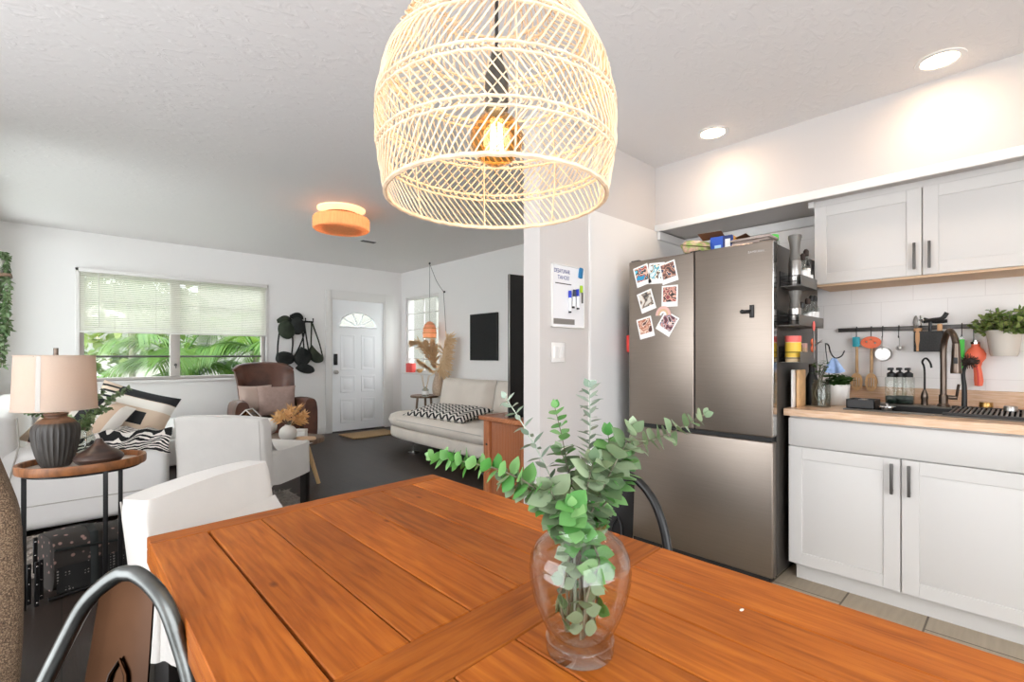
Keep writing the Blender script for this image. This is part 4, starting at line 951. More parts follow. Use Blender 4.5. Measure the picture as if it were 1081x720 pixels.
# ================================================================= WHITE SOFA
t = thing('white_sofa', 'white slipcovered corner sofa along the window wall', 'sofa', (.1, 5.6, 0))
rbox(-.46, .6, 4.62, 7.12, .03, .3, .02).build('base', 'sofa_white', t)
rbox(.58, 1.34, 6.05, 7.12, .03, .3, .02).build('base', 'sofa_white', t)
rbox(-.28, .62, 4.6, 5.7, .29, .43, .045).build('seat_cushion', 'sofa_white', t)
rbox(-.28, .62, 5.7, 6.45, .29, .43, .045).build('seat_cushion', 'sofa_white', t)
rbox(-.28, 1.36, 6.1, 7.1, .29, .425, .045).build('seat_cushion', 'sofa_white', t)
rbox(-.475, -.22, 4.42, 7.13, .03, .79, .07).build('backrest', 'sofa_white', t)
a_ = rbox(-.3, .6, 4.4, 4.66, .03, .565, .07).build('armrest', 'sofa_white', t)
G().tube([(-.28, 4.397, .2), (.57, 4.397, .2)], .004, 5).build('skirt_seam', 'seam', t); g = G(); g.tube([(-.21, 4.4, .78), (-.2, 4.398, .6), (-.24, 4.397, .4), (-.3, 4.397, .1)], .005, 5); g.build('piping', 'seam', t)
# pillows and throw on it
def pil(name, M, w, h, th, m, label, group=None, **k): return single(name, G().pillow(M, w, h, th, **k), m, label, 'cushion', smooth=80)
pil('cushion', frame((.10, 4.84, .67), (.78, -.42, -.42), (.38, .25, .86)), .5, .48, .16, 'pillow_bands', 'black and beige striped cushion on the left of the white sofa end, behind the lamp')
pil('cushion', frame((.40, 4.98, .67), (.85, -.35, -.30), (.25, .25, .86)), .56, .5, .17, 'pillow_patch', 'beige cushion with a black rectangle on the white sofa, right of the striped one')
def throw(u, v):
    x = -.06 + .66 * u; s = v * .62; 
    if s < .3: y, z = 4.36 + (.3 - s), .60 + .03 * sin(9 * u + 3) + .05 * sin(5 * u) ** 2 * (s / .3)
    else: y, z = 4.37 - .012 * sin(14 * u), .585 - (s - .3) * .42
    z += .035 * max(0, 1 - abs(u - .78) / .25) + .010 * sin(23 * u + 8 * v)
    return V((x + .02 * sin(6 * v), y, z))
single('throw_blanket', G().grid(throw, 40, 26), 'throw_weave', 'black and white woven throw draped over the near end of the white sofa', 'blanket', smooth=80)
# shaggy rug
g = G(); R = random.Random(5)
for i in range(3800):
    x, y = R.uniform(-.35, 1.4), R.uniform(3.6, 4.36); a = R.uniform(0, 2 * PI); g.leaf(V((x, y, .012)), V((cos(a), sin(a), R.uniform(.3, 1))), V((R.random() - .5, R.random() - .5, 1)), .05, .014, .4, 3)
rg = thing('shag_rug', 'pale grey shaggy rug on the dark floor in front of the white sofa', 'rug', (.5, 4.0, 0)); G().box(-.38, 1.43, 3.58, 4.38, .001, .014, .004).build('backing', 'shag', rg); pl = g.build('pile', 'shag', rg); pl['kind'] = 'stuff'

# ================================================================= LEATHER WING CHAIR
WC = V((1.80, 6.10, 0)); RZ = math.atan2(-.985, -.06)
t = thing('wing_chair', 'brown leather wing-back armchair between the wide window and the entrance door', 'armchair', WC, RZ)
# local: +x faces front
g = G()
def wb(u, v):
    z = .30 + .755 * u; s = 2 * v - 1; w = .305 + .03 * u - .02 * sin(PI * u); y = s * w
    x = -.22 - .13 * u + .05 * abs(s) ** 3 + (.13 * max(0, abs(s) - .72) / .28 * (sin(PI * min(1, u * 1.05)) ** .5 if u < .98 else .2))
    z2 = z + .02 * cos(s * PI / 2) * u - .05 * (abs(s) ** 6) * (u > .9) * (u - .9) / .1
    return V((x, y, z2))
g.grid(wb, 22, 25); g.grid(lambda u, v: wb(u, 1 - v) + V((-.09, 0, .0)), 22, 25)
for v0 in (0, 1): g.grid(lambda u, v: wb(u, v0) + V((-.09 * v, 0, 0)), 22, 3)
g.grid(lambda u, v: wb(1, u) + V((-.09 * v, 0, .02 * sin(PI * v))), 25, 5)
g.build('backrest', 'leather', t, local=True, smooth=70)
G().box(-.28, .3, -.26, .26, .26, .46, .05, 4).build('seat', 'leather', t, local=True)
for sy in (-1, 1):
    g = G()
    def arm(u, v):
        a = 2 * PI * v; x = -.3 + .66 * u; k = .6; hh = .33 + .03 * sin(PI * u) - .05 * max(0, .8 - u) * 0; yy = math.copysign(abs(cos(a)) ** k, cos(a)) * .075; zz = .42 + math.copysign(abs(sin(a)) ** k, sin(a)) * (.22 + .04 * sin(2.2 * u) )
        return V((x, sy * (.325 + .03 * u) + yy, zz))
    g.grid(arm, 16, 28, cv=True); g.f.append([15 * 28 + j for j in range(28)]); g.uv.append(None); g.t.append(0); g.f.append([27 - j for j in range(28)]); g.uv.append(None); g.t.append(0)
    g.build('armrest', 'leather', t, local=True, smooth=60)
for sx in (-.24, .28):
    for sy in (-.28, .28): G().cyl((sx, sy, 0), (sx, sy, .28), .016, .028, 12).build('leg', 'dark_leg', t, local=True)
Mw = root_matrix(t)
def onchair(x, y, z, tilt, roll): return Mw @ TR(x, y, z) @ frame((0, 0, 0), (roll, 1, 0), (-tilt, 0, 1))
pil('cushion', onchair(.04, .06, .64, .25, .1), .42, .36, .13, 'mauve', 'dusty mauve cushion in front on the leather wing chair')
pil('cushion', onchair(-.08, -.14, .66, .25, .0), .36, .34, .1, 'mauve_pale', 'paler cushion tucked behind the mauve one on the leather wing chair')

# ================================================================= COFFEE TABLE AND WHAT STANDS ON IT
CC = V((1.42, 4.56, 0)); CA = math.atan2(-.683, .73); CT = .45
t = thing('coffee_table', 'oval wooden coffee table on splayed pale legs, behind the white chair', 'coffee table', CC, CA)
g = G()
def ctop(u, v):
    P = [(0, -.055), (.93, -.055), (.99, -.045), (1.0, -.02), (.99, -.004), (.96, 0), (0, 0)]; r, z = P[min(int(u * 6 + .5), 6)]; a = 2 * PI * v; r = max(r, .001); wob = 1 + .02 * sin(3 * a)
    return V((.39 * r * cos(a) * wob, .23 * r * sin(a) * wob, CT + z))
g.grid(ctop, 7, 56, cv=True); g.build('top', 'stool_wood', t, local=True)
for sx in (-1, 1):
    for sy in (-1, 1): G().cyl((sx * .3, sy * .13, 0), (sx * .2, sy * .08, CT - .05), .017, .022, 16).build('leg', 'leg_wood', t, local=True)
def oncof(px, dd): p = atD(px, 400, dd); return V((p.x, p.y, CT))
v1 = oncof(304, 4.12)
t = thing('round_vase', 'round white vase at the front of the coffee table', 'vase', v1)
vp = [(.03, 0), (.05, .008), (.068, .035), (.073, .065), (.066, .095), (.045, .118), (.026, .128), (.026, .135), (.02, .135), (.02, .125)]
G().lathe(vp, v1, 36).build('body', 'vase_white', t, smooth=70)
v2 = oncof(285, 4.5)
t2 = thing('round_vase', 'white vase at the back left of the coffee table, half hidden by the chair', 'vase', v2)
G().lathe([(r * .85, z * 1.05) for r, z in vp], v2, 36).build('body', 'vase_white', t2, smooth=70)
t = thing('dried_leaf_bunch', 'bunch of tan dried oak-like leaves standing in the round white vases', 'dried leaves', v1 + V((0, 0, .1)))
R = random.Random(3); g = G(); gs = G()
for k in range(20):
    a = R.uniform(0, 2 * PI); el = R.uniform(.25, 1.25); D = V((cos(a) * cos(el), sin(a) * cos(el), sin(el))); D = (D + RGT * .25).normalized(); p0 = v1 + V((0, 0, .125)); p1 = p0 + D * R.uniform(.07, .13)
    gs.tube([v1 + V((0, 0, .1)), p0, p1], .0016, 5); up = V((R.uniform(-1, 1), R.uniform(-1, 1), R.uniform(-.2, 1)))
    g.leaf(p1 - D * .03, D, up, .14, .03, .15, 6, .2, R.random()); sd = D.cross(up).normalized()
    for q in (.02, .05, .08):
        for sg in (-1, 1): g.leaf(p1 - D * .03 + D * q, D * .8 + sd * sg, up, .06, .022, .1, 4, .2, R.random())
gs.build('twigs', 'stem', t); g.build('leaves', 'dried_leaf', t)
p = oncof(318, 4.3); t = thing('gift_box', 'small white box on the coffee table behind the dried leaves', 'box', p, CA)
G().box(-.045, .045, -.03, .03, 0, .05, .003).build('base', 'paper', t, local=True); G().box(-.047, .047, -.032, .032, .05, .07, .003).build('lid', 'pot_white', t, local=True)
p = oncof(323, 4.17); g = G(); 
def slice_(u, v): 
    P = [(0, 0), (1, 0), (1.02, .012), (.97, .022), (0, .024)]; r, z = P[min(int(u * 4 + .5), 4)]; a = 2 * PI * v; r = max(r, .001); return V((p.x + .085 * r * cos(a) * (.73) + .05 * r * sin(a) * .6, p.y - .085 * r * cos(a) * .68 + .05 * r * sin(a) * .7, CT + z))
single('wooden_dish', g.grid(slice_, 5, 32, cv=True), 'bread', 'flat pale wooden dish at the right end of the coffee table', 'dish')
# house-shaped lantern
p = oncof(263, 4.66); t = thing('lantern', 'house-shaped lantern with white frame and dark glass behind the white chair', 'lantern', p, CA)
g = G(); w, d_, h0, h1 = .085, .06, .12, .2
E = [(-w, 0), (w, 0), (w, h0), (0, h1), (-w, h0)]
for yy in (-d_, d_):
    for i in range(5): a, b_ = E[i], E[(i + 1) % 5]; g.tube([(a[0], yy, a[1] + .006), (b_[0], yy, b_[1] + .006)], .006, 6)
for e in E: g.tube([(e[0], -d_, e[1] + .006), (e[0], d_, e[1] + .006)], .006, 6)
g.build('frame', 'vase_white', t, local=True)
g = G(); g.box(-w + .004, w - .004, -d_ + .002, d_ - .002, .01, h0); g.prism([(-w + .004, h0), (w - .004, h0), (0, h1)], frame((0, d_ - .003, 0), (1, 0, 0), (0, 0, 1)), d_ * 2 - .006); g.build('glass', 'amber_glass', t, local=True, smooth=0)
G().cyl((0, 0, .012), (0, 0, .08), .028).build('candle', 'pot_cream', t, local=True)

# ================================================================= HOOKS WITH HATS AND BAGS
def hk(px, py, dy=.05): return atY(px, py, WY - dy)
h0 = hk(322, 339, .02)
t = thing('hook_rail', 'black wall hook rail by the entrance door', 'hook rail', (h0.x, WY, h0.z))
g = G(); q0, q1 = hk(301, 338.5, .012), hk(330, 340, .012); g.box(q0.x, q1.x, WY - .018, WY, q1.z - .012, q1.z + .014, .003); g.build('bar', 'black_metal', t)
for px in (304, 312, 321, 329):
    q = hk(px, 339, .02); z = q1.z; g = G(); g.tube(catmull([(q.x, WY - .015, z), (q.x, WY - .05, z - .02), (q.x, WY - .075, z), (q.x, WY - .075, z + .035)], 5), .007, 8); g.ell((q.x, WY - .075, z + .04), .011, .011, .011); g.build('hook', 'black_metal', t)
HK = 'dark hats and bags on the hook rail'
def cap(px, py, label, sc, m, rot, dy):
    c = hk(px, py, dy); t = thing('baseball_cap', label, 'cap', c, group=HK)
    M = Matrix.Translation(c) @ frame((0, 0, 0), (cos(rot), 0, sin(rot)), (0, -1, .15))
    g = G(); n = 14
    g.grid(lambda u, v: M @ V((.1 * sc * cos(2 * PI * v) * cos(u * PI / 2), .075 * sc * sin(u * PI / 2) - .02, .115 * sc * sin(2 * PI * v) * cos(u * PI / 2))), n, 28, cv=True); g.build('crown', m, t)
    g = G(); g.grid(lambda u, v: M @ V(((2 * u - 1) * .085 * sc, -.02 + .035 * v - .05 * (2 * u - 1) ** 2 * v, -.095 * sc - .08 * sc * v * (1 - .45 * (2 * u - 1) ** 2))), 12, 8); g.grid(lambda u, v: M @ V(((2 * u - 1) * .085 * sc, -.026 + .035 * v - .05 * (2 * u - 1) ** 2 * v, -.095 * sc - .08 * sc * v * (1 - .45 * (2 * u - 1) ** 2))), 12, 8); g.build('brim', m, t)
cap(303, 348, 'leftmost dark cap on the hook rail, hanging over the shoulder bag', 1.15, 'olive_cloth', .15, .1)
cap(314, 344, 'higher dark cap on the hook rail, right of the olive one', 1.1, 'black_cloth', -.05, .09)
def bag(poly, strap, label, m, dy=.06, th=.08, sg=None):
    P = [hk(x, y, dy) for x, y in poly]; c = sum(P, V()) / len(P); t = thing('shoulder_bag', label, 'bag', (c.x, c.y, c.z), group=HK)
    g = G(); n = len(P); rings = 7; vs = []; fs = []
    Pc = catmull(P + [P[0]], 5)[:-1]; n = len(Pc)
    for i in range(rings):
        a = PI * i / (rings - 1); off = -cos(a) * th / 2; s = .72 + .28 * sin(a)
        for q in Pc: w = c + (q - c) * s; vs.append((w.x, w.y + off, w.z))
    for i in range(rings - 1):
        for j in range(n): fs.append((i * n + j, i * n + (j + 1) % n, (i + 1) * n + (j + 1) % n, (i + 1) * n + j))
    fs.append(tuple(range(n))[::-1]); fs.append(tuple((rings - 1) * n + j for j in range(n))); g.add(vs, fs); g.build('body', m, t, smooth=70)
    for s_ in strap: g = G(); g.tube(catmull([hk(x, y, dy) for x, y in s_], 5), .011, 6, flat=.35); g.build('strap', m, t)
bag([(292, 373), (300, 371), (309, 374), (310, 382), (304, 385), (295, 384), (291, 380)], [[(293, 374), (293.5, 362), (296, 348), (304, 339)], [(308, 374), (309, 362), (308, 348), (304, 339)]], 'leftmost black shoulder bag under the caps, with two upright straps', 'black_cloth', .06)
bag([(318, 366), (326, 370), (329, 376), (325, 384), (318, 388), (311, 382), (310, 376), (314, 371)], [[(312, 374), (317, 364), (321, 352), (321, 340)], [(326, 371), (324, 360), (321, 340)]], 'middle black bag, the largest on the hook rail', 'black_cloth', .07, .1)
bag([(329, 364), (334, 370), (341, 377), (340, 382), (333, 383), (327, 378), (326, 370)], [[(328.5, 368), (328.5, 355), (329, 340)], [(341, 378), (337, 362), (331, 345), (329, 340)]], 'rightmost olive bag on the hook rail with long straps', 'olive_cloth', .06)
bag([(314, 386), (322, 384), (330, 387), (332, 392), (326, 394.5), (318, 393), (312, 389)], [[(322, 386), (321, 372), (319, 350), (312, 340)]], 'lowest small black bag with fringed corners on the hook rail', 'black_cloth', .13, .05)

# ================================================================= BEIGE SOFA
t = thing('beige_sofa', 'cream chaise sofa on chrome feet along the right living-room wall', 'sofa', (3.5, 4.6, 0))
def slab(x0, x1, y0, y1, z0, z1, rad, b, nose=0):
    g = G(); ns = 64; prof = [(0, z0), (.0, z0)]
    def outl(a, ins):
        k = .28; cx, cy = cos(a), sin(a); hx, hy = (x1 - x0) / 2 - ins, (y1 - y0) / 2 - ins
        px = math.copysign(abs(cx) ** k, cx) * hx; kk = rad if cy > 0 else k; py = math.copysign(abs(cy) ** kk, cy) * hy
        if cy > 0: px = math.copysign(abs(cx) ** rad, cx) * hx
        return V(((x0 + x1) / 2 + px, (y0 + y1) / 2 + py, 0))
    secs = [(b, z0), (b * .3, z0 + b * .3), (0, z0 + b), (0, z1 - b), (b * .3, z1 - b * .3), (b, z1), ((x1 - x0) * .25, z1 + nose * .8), ((x1 - x0) * .5 - .01, z1 + nose)]
    g.grid(lambda u, v: outl(2 * PI * v, secs[min(int(u * 7 + .5), 7)][0]) + V((0, 0, secs[min(int(u * 7 + .5), 7)][1])), 8, ns, cv=True)
    g.f.append(list(range(ns))[::-1]); g.uv.append(None); g.t.append(0); g.f.append([7 * ns + j for j in range(ns)]); g.uv.append(None); g.t.append(0); return g
slab(3.0, 4.1, 3.3, 5.72, .15, .29, .42, .03).build('base', 'sofa_beige', t, smooth=60)
slab(2.96, 4.08, 3.3, 5.70, .285, .45, .42, .075, .015).build('seat_cushion', 'sofa_beige', t, smooth=60)
for (ya, yb) in ((3.35, 4.5), (4.52, 5.62)):
    M = frame((3.93, (ya + yb) / 2, .64), (0, 1, 0), (.20, 0, 1)); G().pillow(M, yb - ya, .46, .24, 17, 6, .02).build('back_cushion', 'sofa_beige', t, smooth=80)
g = G(); g.tube(catmull([(2.955, 5.2, .40), (2.952, 4.5, .402), (2.955, 3.6, .40)], 4), .004, 5); g.build('piping', 'seam', t)
for y in (5.08, 3.7):
    g = G(); g.cyl((3.12, y, .02), (3.12, y, .16), .014); g.lathe([(.07, 0), (.07, .01), (.02, .02)], (3.12, y, 0), 24); g.build('foot', 'chrome', t)
    g = G(); g.cyl((3.95, y, 0), (3.95, y, .16), .02); g.build('foot', 'chrome', t)
pil('cushion', frame((3.28, 4.63, .505), (.04, -1, .02), (1, .05, .20)), 1.15, .46, .14, 'chevron', 'long black and white zigzag cushion lying on the cream sofa', n=21)
# doormat
p0 = atZ(362, 459, 0); g = G().box(2.98, 3.72, 6.42, 6.93, .001, .016, .004); single('doormat', g, 'jute', 'tan jute doormat in front of the white entrance door', 'doormat')
# side table with vases
q = V((3.86, 5.99, 0)); zt = .6
t = thing('corner_table', 'small brown wooden table in the corner behind the cream sofa', 'side table', q)
G().lathe([(.001, zt - .03), (.2, zt - .03), (.205, zt - .015), (.2, zt), (.001, zt)], q, 40).build('top', 'stool_wood', t)
for k in range(3): a = 2 * PI * k / 3 + .9; G().cyl((q.x + .16 * cos(a), q.y + .16 * sin(a), 0), (q.x + .11 * cos(a), q.y + .11 * sin(a), zt - .03), .014, .017, 12).build('leg', 'stool_wood', t)
vq = atD(462.5, 400, 6.9); vq.z = zt
t = thing('pampas_vase', 'tall ribbed beige vase on the corner table', 'vase', vq)
G().lathe([(.055, 0), (.075, .02), (.085, .09), (.08, .17), (.06, .25), (.045, .29), (.055, .33), (.048, .33), (.038, .29)], vq, 48, flute=lambda a, z: 1 - .03 * abs(sin(a * 12))).build('body', 'vase_beige', t)
def plume(pts, label, seed, w=.05, L=.34):
    R = random.Random(seed); W = [atD(*p) for p in pts]; P = catmull([vq + V((0, 0, .05)), vq + V((0, 0, .33))] + W, 8); n = len(P)
    t = thing('pampas_grass', label, 'pampas grass', vq + V((0, 0, .05))); G().tube(P, .0035, 5).build('stem', 'dried_leaf', t); g = G()
    for i in range(max(9, n - 20), n):
        T = (P[i] - P[i - 1]).normalized(); s = (n - i) / 20
        for q in range(9): g.leaf(P[i], T * 1.0 + V((R.uniform(-1, 1), R.uniform(-1, 1), R.uniform(-1, .6))) * .55, V((R.random(), R.random(), 1)), w * 2.0 * (.5 + .9 * sin(PI * min(1, s))), .016, .5, 4, 0, R.random())
    g.build('plume', 'pampas', t)
plume([(458, 388, 6.9), (451, 375, 6.85), (444, 364, 6.8), (436, 361, 6.8)], 'pampas plume leaning farthest left in the beige vase', 1)
plume([(459, 386, 6.9), (455, 373, 6.88), (450, 362, 6.85)], 'upright pampas plume left of centre in the beige vase', 2)
plume([(460, 386, 6.9), (459, 374, 6.9), (457, 361, 6.9)], 'tallest middle pampas plume in the beige vase', 3)
plume([(456, 391, 6.9), (449, 386, 6.85), (442, 381, 6.85)], 'lowest short pampas plume on the left of the beige vase', 4, .03)
# dried palm fan on the right
R = random.Random(9); t = thing('dried_palm_leaf', 'dried tan palm leaf drooping to the right from the beige vase', 'dried leaf', vq + V((0, 0, .05))); P = catmull([vq + V((0, 0, .05)), vq + V((0, 0, .33))] + [atD(*p) for p in ((466, 385, 6.85), (469, 370, 6.8), (473, 357, 6.8))], 8); G().tube(P, .004, 5).build('stem', 'dried_leaf', t); g = G()
for i in range(10, len(P)):
    for q in range(12): g.leaf(P[i], RGT * R.uniform(-.15, .75) + V((0, 0, R.uniform(-1, .5))) + FWD * R.uniform(-.4, .4), -FWD, .17 * (1.1 - .6 * i / len(P)) + .05, .018, .3, 4, 0, R.random())
g.build('leaflets', 'pampas', t)
rq = atD(449, 400, 6.75); rq.z = zt; t = thing('reed_diffuser', 'clear reed diffuser bottle on the corner table left of the beige vase', 'reed diffuser', rq)
G().lathe([(.001, 0), (.045, 0), (.047, .01), (.047, .1), (.02, .12), (.02, .14), (.016, .14), (.016, .12), (.042, .1), (.042, .008), (.001, .006)], rq, 24).build('bottle', 'jar_glass', t)
G().lathe([(.0475, .03), (.0478, .03), (.0478, .08), (.0475, .08)], rq, 24, caps=False).build('label', 'paper', t)
for k in range(4): a = k * 1.6; G().tube([rq + V((0, 0, .03)), rq + V((.07 * cos(a), .07 * sin(a), .3))], .003, 5).build('reed', 'leg_wood', t)
# things on the window sill
sz = W2[2]
def sill(px): p = atX(px, 392, WX - .005); return V((WX - .0, p.y, sz))
p = sill(434); t = thing('gift_bag', 'red gift bag on the narrow window sill', 'gift bag', p); G().box(p.x - .05, p.x + .03, p.y - .09, p.y + .09, sz, sz + .15, .006).build('body', 'red_gift', t); g = G(); g.tube(catmull([(p.x - .05, p.y - .05, sz + .14), (p.x - .055, p.y, sz + .21), (p.x - .05, p.y + .05, sz + .14)], 5), .005, 5); g.build('handle', 'paper', t)
p = sill(443); t = thing('little_bowl', 'small tan bowl on the narrow window sill right of the red bag', 'bowl', p); G().lathe([(.025, 0), (.05, .03), (.055, .06), (.05, .06), (.044, .03), (.001, .01)], p + V((0, -.0, 0)), 24).build('body', 'spice_tan', t)
# swag lamp on two hooks
c0 = atZ(453.6, 277, CZ); c0.z = CZ; lampz = 1.44
t = thing('swag_lamp', 'small orange woven swag lamp in front of the narrow window', 'pendant lamp', (c0.x, c0.y, CZ))
G().lathe([(.095, lampz), (.1, lampz + .06), (.092, lampz + .14), (.07, lampz + .2), (.035, lampz + .235), (.02, lampz + .24)], c0 - V((0, 0, CZ)), 32, caps=False).build('shade', 'orange_rattan', t)
g = G()
for zz, r in ((lampz, .096), (lampz + .07, .101), (lampz + .14, .093), (lampz + .2, .071)): g.tube([(c0.x + r * cos(2 * PI * k / 32), c0.y + r * sin(2 * PI * k / 32), zz) for k in range(32)], .006, 5, closed=True)
g.build('weave_band', 'rattan_dark', t)
G().ell((c0.x, c0.y, lampz + .07), .032, .032, .04).build('bulb', 'bulb_glow', t)
hkw = atX(468.2, 308, WX - .03); g = G(); g.tube([(c0.x, c0.y, lampz + .23), (c0.x, c0.y, CZ - .02)], .0035, 6)
g.tube(catmull([(c0.x, c0.y, CZ - .02), (c0.x + (hkw.x - c0.x) * .5, c0.y + (hkw.y - c0.y) * .5, (CZ + hkw.z) / 2 - .06), hkw], 6), .004, 6); dn = atX(474, 400, WX - .012); g.tube([hkw, V((WX - .012, hkw.y - .03, 1.6)), V((WX - .012, dn.y, .9)), V((WX - .012, dn.y, .35))], .004, 6); g.build('cord', 'handle_grey', t)
for q in (V((c0.x, c0.y, CZ - .015)), hkw + V((.015, 0, 0))): G().ell(q, .016, .016, .016).build('hook', 'black_metal', t)
SWAG = V((c0.x, c0.y, lampz + .03))
# black panel art
p0, p1 = atX(498.5, 332, WX), atX(526, 330, WX); zt_, zb_ = 1.735, 1.118
t = thing('wall_art', 'black textured square panel hanging over the cream sofa', 'picture', (WX, (p0.y + p1.y) / 2, zb_))
G().box(WX - .03, WX - .001, p1.y, p0.y, zb_, zt_, .003).build('canvas', 'art_black', t)
g = G()
for q in ((p1.y - .008, p1.y, zb_ - .008, zt_ + .008), (p0.y, p0.y + .008, zb_ - .008, zt_ + .008), (p1.y, p0.y, zt_, zt_ + .008), (p1.y, p0.y, zb_ - .008, zb_)): g.box(WX - .034, WX - .001, *q)
g.build('frame', 'black_plastic', t)
# ceiling light with jute drum
FC = V((1.93, 4.42, 0)); t = thing('ceiling_light', 'round jute drum ceiling light in the living room', 'ceiling light', (FC.x, FC.y, CZ))
G().lathe([(.15, CZ - .09), (.15, CZ - .045)], FC, 48).build('neck', 'shade_jute', t)
G().lathe([(.17, CZ - .035), (.215, CZ - .012), (.215, CZ - .001)], FC, 48).build('glow_ring', 'ring_glow', t)
g = G(); g.lathe([(.165, CZ - .2), (.245, CZ - .2), (.255, CZ - .19), (.255, CZ - .1), (.245, CZ - .085), (.15, CZ - .085)], FC, 64); g.build('drum', 'shade_jute', t)
G().lathe([(.001, CZ - .194), (.166, CZ - .194), (.166, CZ - .19), (.001, CZ - .19)], FC, 48).build('diffuser', 'diffuser_glow', t)
# smoke-coloured vent beside it
p = atZ(389, 254, CZ); t = thing('ceiling_vent', 'small white ceiling vent just beyond the jute ceiling light', 'vent', (p.x, p.y, CZ)); G().box(p.x - .1, p.x + .1, p.y - .05, p.y + .05, CZ - .012, CZ - .001, .003).build('frame', 'trim_white', t)
g = G()
for k in range(5): g.box(p.x - .085, p.x + .085, p.y - .036 + .016 * k, p.y - .028 + .016 * k, CZ - .018, CZ - .011)
g.build('slats', 'handle_grey', t)
# trailing plant at the left
HP = V((-.425, 6.2, 1.9)); t = thing('trailing_plant', 'long trailing green plant hanging on the wall at the far left', 'plant', HP)
G().lathe([(.001, 0), (.045, 0), (.06, .05), (.064, .13), (.056, .13), (.052, .06), (.001, .02)], HP, 32).build('pot', 'pot_white', t)
g = G(); g.box(LX, HP.x + .1, HP.y - .1, HP.y + .1, HP.z - .025, HP.z, .003); g.build('bracket', 'stool_wood', t)
R = random.Random(12); g = G(); gs = G()
for k in range(13):
    a = R.uniform(0, 2 * PI); r = R.uniform(.03, .085); L = R.uniform(.5, .85); c = HP + V((0, 0, .13)); P = catmull([c, c + V((r * .7 * cos(a), r * .7 * sin(a), .05)), c + V((r * cos(a), r * sin(a), -.12)), c + V((r * cos(a) + R.uniform(-.02, .02), r * sin(a), -.12 - L * .5)), c + V((r * cos(a), r * sin(a) + R.uniform(-.03, .03), -.12 - L))], 9)
    gs.tube(P, .002, 4)
    for i in range(2, len(P)):
        for q in range(5): g.leaf(P[i], V((R.uniform(-1, 1), R.uniform(-1, 1), R.uniform(-1, .4))), V((R.uniform(-1, 1), R.uniform(-1, 1), 1)), R.uniform(.03, .055), .026, .2, 4, .1, R.random())
gs.build('vines', 'stem', t); g.build('leaves', 'vine_green', t)
# ================================================================= TV CONSOLE BEHIND THE PARTITION
t = thing('media_console', 'honey-coloured wooden cabinet with a fluted end, at the edge of the partition wall', 'cabinet', (2.7, 2.23, 0))
x0, x1, y0, y1, zt = 2.03, 3.5, 2.03, 2.44, .785
g = G(); g.board(x0 + .03, x1 - .03, y0 + .015, y1 - .03, .08, zt - .05, 'x'); g.build('body', 'console_wood', t)
g = G(); g.board(x0 - .025, x1 + .02, y0 - .01, y1 + .03, zt - .03, zt, 'x', .005); g.build('top', 'console_wood', t)
g = G()
for yy in (y0, y1 - .055): g.board(x0 - .005, x0 + .04, yy, yy + .055, 0, zt - .03, 'z', .003)
g.board(x0 - .003, x0 + .035, y0 + .055, y1 - .055, .06, .12, 'y', .003); g.build('end_frame', 'console_wood', t)
g = G(); n = 22
for k in range(n): yy = y0 + .055 + (y1 - .11 - y0) * (k + .5) / n; g.cyl((x0 + .026, yy, .12), (x0 + .026, yy, zt - .03), .0075, n=8)
g.build('fluted_panel', 'console_wood', t)
for xx in (x0 + .8, x1 - .05): 
    for yy in (y0 + .03, y1 - .05): G().box(xx - .02, xx + .02, yy - .02, yy + .02, 0, .085, .003).build('leg', 'console_wood', t)
g = G(); g.ell((x0 - .007, y1 - .035, .6), .007, .007, .007); g.build('knob', 'dark_leg', t)
CZT = zt
tl = V((2.20, 2.375, 0)); du = V((.985, -.17, 0)).normalized(); dn_ = V((-.17, -.985, 0)).normalized()
t = thing('television', 'large black television standing on the wooden cabinet, seen from behind', 'television', (tl + du * .6).to_tuple()[:2] + (CZT,))
Mt = frame((tl.x + du.x * .6, tl.y + du.y * .6, 0), du, (0, 0, 1))
# frame z axis = du x up
G().cbox(Mt @ TR(0, 1.275, 0), 1.22, .9, .018, .005).build('panel', 'tv_plastic', t)
G().cbox(Mt @ TR(-.608, 1.275, .012), .008, .9, .01, .002).build('bezel', 'steel_tool', t)
G().cbox(Mt @ TR(.03, 1.15, .03), .9, .5, .05, .012).build('back_housing', 'black_plastic', t)
for s_ in (-.3, .35): g = G(); g.cbox(Mt @ TR(s_, CZT + .006, 0), .03, .012, .16, .003); g.cbox(Mt @ TR(s_, CZT + .03, .006), .022, .06, .014, .002); g.build('foot', 'black_plastic', t)
sp = atZ(539, 436, CZT); sp = V((2.075, 2.22, CZT + .036))
t = thing('cylinder_speaker', 'dark cylindrical speaker lying on the wooden cabinet top', 'speaker', (sp.x, sp.y, CZT))
Ms = frame(sp, (0, 1, 0), (0, 0, 1)); ax = V((.75, -.6, 0)).normalized()
G().cyl(sp - ax * .02, sp + ax * .1, .034, n=28).build('body', 'black_cloth', t); 
for k in (-.024, .1): G().tube([sp + ax * k, sp + ax * (k + .004)], .0355, 28).build('end_cap', 'black_plastic', t)
